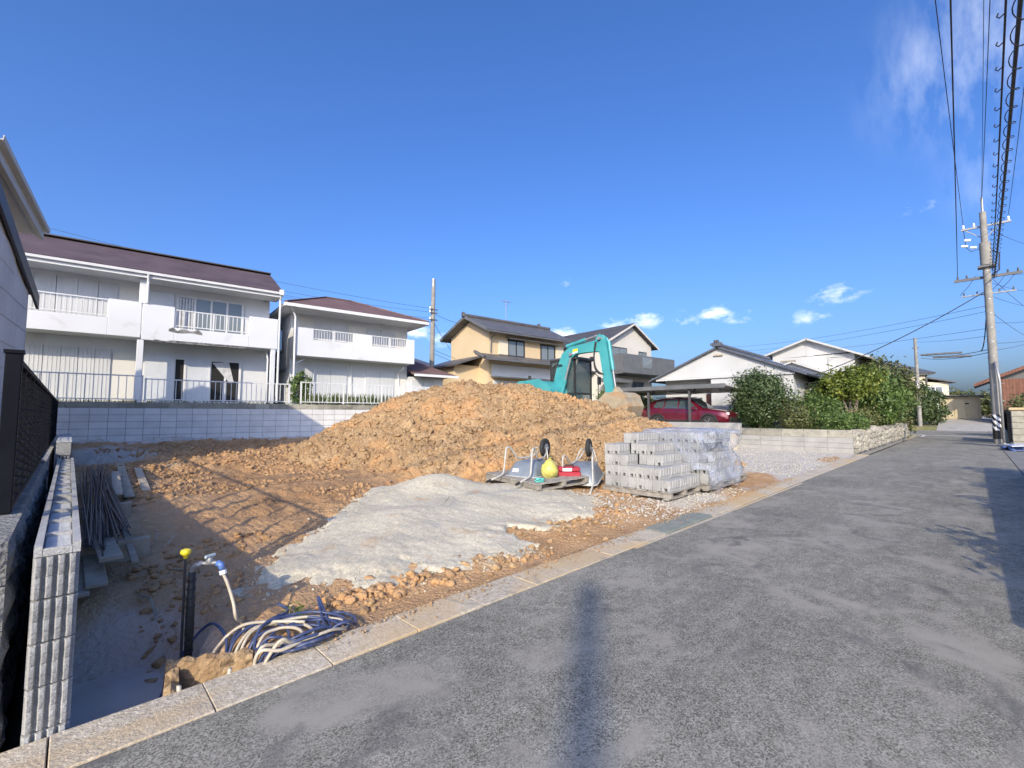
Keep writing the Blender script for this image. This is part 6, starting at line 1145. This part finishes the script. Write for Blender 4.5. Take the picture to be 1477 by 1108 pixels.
# sticks, twigs and litter on the mud
for k, (px, py, dx, dy, lb) in enumerate([(250, 820, 22, 6, 'thin dry root lying on the mud beyond the standpipe'), (240, 795, 10, -14, 'curved dry root on the tracked mud'), (222, 780, 2, 10, 'short pale splinter standing in the mud'), (200, 845, 26, 12, 'bent dead stem beside the rebar pile'), (640, 745, 8, -8, 'dark twig lying on the grey sand')]):
    a = atZ(px, py, .1); b = atZ(px+dx, py+dy, .1); off = .03 if k < 4 else .2; tag(MB().tube([(a.x, a.y, lz(a.x, a.y)+off), ((a.x+b.x)/2+.02, (a.y+b.y)/2, lz((a.x+b.x)/2, (a.y+b.y)/2)+off+.03), (b.x, b.y, lz(b.x, b.y)+off)], .007, 5).build('twig', M['wood'], None), lb, 'twig')
# ================================================================== POLES AND WIRES
bpz = thing('utility_pole', 'tall concrete utility pole with crossarms and striped guard at lane edge', 'utility pole', (34.1, -.86, 0))
MB().tube([(0, 0, -.3), (0, 0, 4), (0, 0, 8), (0, 0, 12.2)], [.20, .18, .155, .13], 16).build('shaft', M['pole'], bpz, 'auto'); MB().tube([(0, 0, 12.1), (0, 0, 13.0)], .05, 8).build('top_rod', M['steel'], bpz)
gsl = MB(); nk, nj = 24, 20
for j in range(nj+1):
    for k in range(nk): a = 2*math.pi*k/nk; gsl.v.append((.206*math.cos(a), .206*math.sin(a), .25+1.25*j/nj))
for j in range(nj):
    for k in range(nk): gsl.f.append((j*nk+k, j*nk+(k+1) % nk, (j+1)*nk+(k+1) % nk, (j+1)*nk+k))
so_ = gsl.build('guard_sleeve', M['black'], bpz); so_.data.materials.append(M['white'])
for i, p in enumerate(so_.data.polygons):
    j = i//nk; k = i % nk
    if 7 <= j and ((j/5+k*4/nk) % 1.0) < .5: p.material_index = 1
for k in range(16): s_ = 1 if k % 2 else -1; MB().tube([(0, s_*.16, 2.2+k*.45), (0, s_*.34, 2.2+k*.45)], .012, 6).build('step_bolt', M['steel'], bpz)
for k in range(9): zz = 3.0+k*.75; MB().tube([(0, 0, zz), (0, 0, zz+.04)], .198-.006*k, 14).build('band', M['steel'], bpz)
def arm(z, y0, y1, x=.18, th=.09, mat='dark_grey'): return MB().box(x-.05, x+.05, y0, y1, z-th/2, z+th/2).build('crossarm', M[mat], bpz)
arm(11.5, -1.0, .85, mat='steel'); arm(8.75, -1.25, 1.25, th=.14); arm(7.85, -1.0, 1.0, th=.06, mat='steel'); MB().beam((.18, .1, 10.9), (.18, .7, 11.46), .04, .04).build('arm_brace', M['steel'], bpz); MB().beam((.18, -.1, 10.9), (.18, -.6, 11.46), .04, .04).build('arm_brace', M['steel'], bpz)
def insul(x, y, z, h=.22, r=.06, mat='white'): return MB().lathe([(r*.5, 0), (r, .03), (r*.6, .06), (r, .10), (r*.6, .13), (r*.9, .17), (r*.4, h)], (x, y, z), 10).build('insulator', M[mat], bpz, 'auto')
for y in (-.9, .75, .35): insul(.18, y, 11.55)
for y in (-1.1, -.75, .75, 1.1): insul(.18, y, 8.82, .16, .05, 'dark_grey')
for y in (-.9, -.4, .4, .9): insul(.18, y, 7.88, .12, .04, 'dark_grey')
MB().tube([(0, .0, 9.35), (0, .0, 10.55)], .22, 16).build('transformer_sleeve', M['pole'], bpz, 'auto', bevel=0); MB().box(-.3, .3, -.32, .32, 9.2, 9.3).build('platform', M['dark_grey'], bpz)
for (y, z) in ((.42, 10.4), (.62, 10.85), (.75, 10.55)): MB().tube([(.1, y-.12, z), (.1, y+.12, z+.05)], .07, 10).build('fuse_switch', M['white'], bpz, 'auto')
MB().tube([(.0, .15, 10.3), (.05, .5, 10.2), (.1, .7, 10.5), (.18, .75, 11.5)], .015, 6).build('jumper_wire', M['wire'], bpz, True); MB().tube([(.0, -.2, 10.1), (.05, -.5, 9.9), (.05, -.45, 9.0), (.1, -.2, 8.8)], .03, 6).build('jumper_wire', M['wire'], bpz, True)
for (y0, y1) in ((-1.1, -.4), (.4, 1.05), (-.75, -.1)): MB().tube([(.18, y0, 8.9), (.2, (y0+y1)/2, 8.35), (.18, y1, 7.95)], .012, 5).build('jumper_wire', M['wire'], bpz, True)
stp = thing('slim_steel_pole', 'slim grey steel pipe standing beside the striped utility pole', 'pole', (33.7, -1.02, .012)); MB().tube([(0, 0, 0), (0, 0, 3.2), (.1, .1, 4.2)], .055, 10).build('pipe', M['steel'], stp, True); MB().tube([(0, 0, 0), (0, 0, .06)], .09, 10).build('foot', M['steel'], stp)
sp2 = thing('small_utility_pole', 'thin grey utility pole at the far corner of crossing', 'utility pole', (59.0, 3.65, -.02)); MB().tube([(0, 0, 0), (0, 0, 4.5), (0, 0, 9.0)], [.17, .15, .12], 12).build('shaft', M['pole'], sp2, 'auto'); MB().box(-.05, .05, -.25, .25, 8.0, 8.1).build('crossarm', M['dark_grey'], sp2); MB().tube([(0, -.35, 7.3), (0, -3.2, 7.28)], .10, 8).build('cable_closure', M['dark_grey'], sp2); MB().tube([(0, -1.2, 7.0), (0, -3.8, 6.9)], .10, 8).build('cable_closure', M['dark_grey'], sp2); MB().tube([(-.16, 0, 4.0), (-.16, 0, 4.5)], .05, 6).build('plate', M['white'], sp2)
for k in range(5): MB().tube([(0, -.3*(1 if k % 2 else -1), 6+k*.5), (0, 0, 6+k*.5)], .02, 6).build('step_bolt', M['steel'], sp2)
cpl = thing('slim_concrete_pole', 'slim leaning concrete pole between hipped house and ochre house', 'utility pole', (14.75, 21.7, UZ-.02)); MB().tube([(0, 0, 0), (-.02, -.1, 4), (-.05, -.2, 7.45)], [.15, .13, .11], 12).build('shaft', M['pole'], cpl, 'auto'); MB().tube([(-.045, -.18, 6.9), (-.05, -.2, 7.5)], .115, 12).build('top_sleeve', M['steel'], cpl)
for (zz, yy) in ((5.7, 0), (5.5, .1), (5.1, -.1)): MB().obox((-.04, -.25, zz), (.5, .06, .06)).build('bracket', M['dark_grey'], cpl); MB().tube([(-.3, -.25, zz), (-.3, -.25, zz+.12)], .04, 8).build('insulator', M['white'], cpl)
def quad_curve(A, Q, E, n=28):
    A, Q, E = map(Vector, (A, Q, E)); tq = (Q.x-A.x)/(E.x-A.x) if abs(E.x-A.x) > .5 else .5; out = []
    for i in range(n+1):
        t = i/n; l0 = (t-tq)*(t-1)/((0-tq)*(0-1)); l1 = t*(t-1)/(tq*(tq-1)); l2 = t*(t-tq)/(1-tq); out.append(A*l0+Q*l1+E*l2)
    return out
def wire(name, label, pts, r_, grp=None, cat='cable'): return tag(MB().tube(pts, r_*.8, 6).build(name, M['wire'], None, True), label, cat, grp)
def lane_wire(A, px, zq, r_, Ez=None):
    Q = atZ(px, 0, zq); f_ = (-14-A[0])/(Q.x-A[0]); E = (-14, A[1]+(Q.y-A[1])*f_, Ez or A[2]); return quad_curve(A, Q, E)
lw, lg = 'thin overhead wire strung along the lane to the tall pole', 'thin wires along the lane'
for (A, px, zq, r_, e_) in (((34.2, -.11, 11.75), 1349, 11.2, .014, 'garden end of the upper crossarm'), ((34.2, .24, 8.98), 1371, 8.3, .018, 'garden end of the lower crossarm'), ((34.2, -.86, 12.9), 1419, 12.4, .010, 'very tip of the tall pole'), ((34.2, -.84, 12.6), 1428, 12.0, .014, 'rod just below the tall pole tip'), ((34.2, -1.76, 11.75), 1492, 11.2, .013, 'house end of the upper crossarm')): wire('overhead_wire', 'thin wire along the lane to the '+e_, lane_wire(A, px, zq, r_), r_, lg)
c1 = lane_wire((34.0, -1.05, 9.0), 1451, 8.2, .02); wire('bundled_cable', 'dark cable with small clips along the lane, left of coiled cable', c1, .022)
clp = c1
c2 = lane_wire((34.0, -1.1, 8.6), 1472, 7.8, .03); cbl = thing('coiled_cable', 'thick overhead cable wrapped in loose spiral hanger along the lane', 'cable', c2[0]); o_ = Vector(c2[0])
MB().tube([Vector(p)-o_ for p in c2], .03, 8).build('cable', M['wire'], cbl, True)
hp = []; 
for i in range(len(c2)-1):
    for k in range(26):
        t = k/26; p = Vector(c2[i]).lerp(Vector(c2[i+1]), t)-o_; a = (i+t)*2*math.pi*2.3; hp.append(p+Vector((0, .085*math.cos(a), .085*math.sin(a)-.04)))
MB().tube(hp[:int(len(hp)*.8)], .009, 5).build('spiral_hanger', M['wire'], cbl, True)
ck = thing('cable_clips', 'row of small hooks hanging on the dark cable above lane', 'hooks', c1[0])
for i in range(1, 22):
    for k in range(2):
        p = Vector(c1[i]).lerp(Vector(c1[i+1]), k/2)-Vector(c1[0]); MB().tube([p+Vector((0, .0, .0)), p+Vector((0, .07, -.05)), p+Vector((0, .10, -.01)), p+Vector((0, .08, .04))], .012, 5).build('hook', M['wire'], ck)
def sag(a, b, s, n=16): a = Vector(a); b = Vector(b); return [a.lerp(b, i/n)-Vector((0, 0, s*4*(i/n)*(1-i/n))) for i in range(n+1)]
PT = lambda z: (34.1, -.8, z)
wire('service_drop', 'thick black service cable dropping from tall pole to bungalow eave', sag(PT(8.0), (27.6, 5.6, 3.55), .25), .028)
gl_, gg_ = 'thin overhead wire crossing the garden from the tall pole', 'thin wires across the garden'
for (za, B, s_) in ((7.2, atX(1040, 501, 60), .5), (6.9, atX(1048, 507, 60), .5), (6.0, atX(1095, 508, 70), .4), (5.6, (59, 3.6, 8.6), .1)): wire('overhead_wire', gl_, sag(PT(za), B, s_), .012, gg_)
for (za, B) in ((4.9, (59, 3.4, 7.3)), (4.75, (59, 3.3, 7.0))): wire('overhead_cable', 'dark communication cable between the tall pole and small pole', sag(PT(za), B, .25), .022, 'cables to the small pole')
wire('cable_riser', 'black cable looping down the left side of tall pole', sag((34.1, -.72, 6.6), (36.0, -.46, 5.02), .45), .03)
rl_, rg_ = 'overhead wire leaving the tall pole across the brown house', 'wires over the brown house'
for (za, py, s_) in ((11.5, 360, .3), (9.0, 470, .3), (8.5, 420, .3), (7.8, 440, .4), (7.0, 500, .4), (6.3, 452, .3), (5.2, 482, .2), (4.8, 481, .2), (8.9, 385, .3)): B = atY(1500, py, -6); B = atX(1520, py, 62); wire('overhead_wire', rl_, sag(PT(za), B, s_), .013, rg_)
bl_, bg_ = 'thin wire stretched behind the white houses to the slim pole', 'wires behind the white houses'
for (z, px, py, s_) in ((7.55, 60, 326, .3), (7.35, 200, 375, .3), (7.0, 230, 388, .3), (6.9, 60, 345, .3)): wire('overhead_wire', bl_, sag((14.45, 21.45, z), atY(px, py, 30), s_), .010, bg_)
for (z, B, s_) in ((7.3, (19, 20.3, 7.0), .35), (6.8, (18, 23.5, 5.2), .15), (5.2, (22, 24, 4.6), .1), (5.0, (22, 24, 4.2), .1)): wire('overhead_wire', 'short wire from the slim pole to the ochre house', sag((14.75, 21.5, z), B, s_), .014, 'wires to the ochre house')
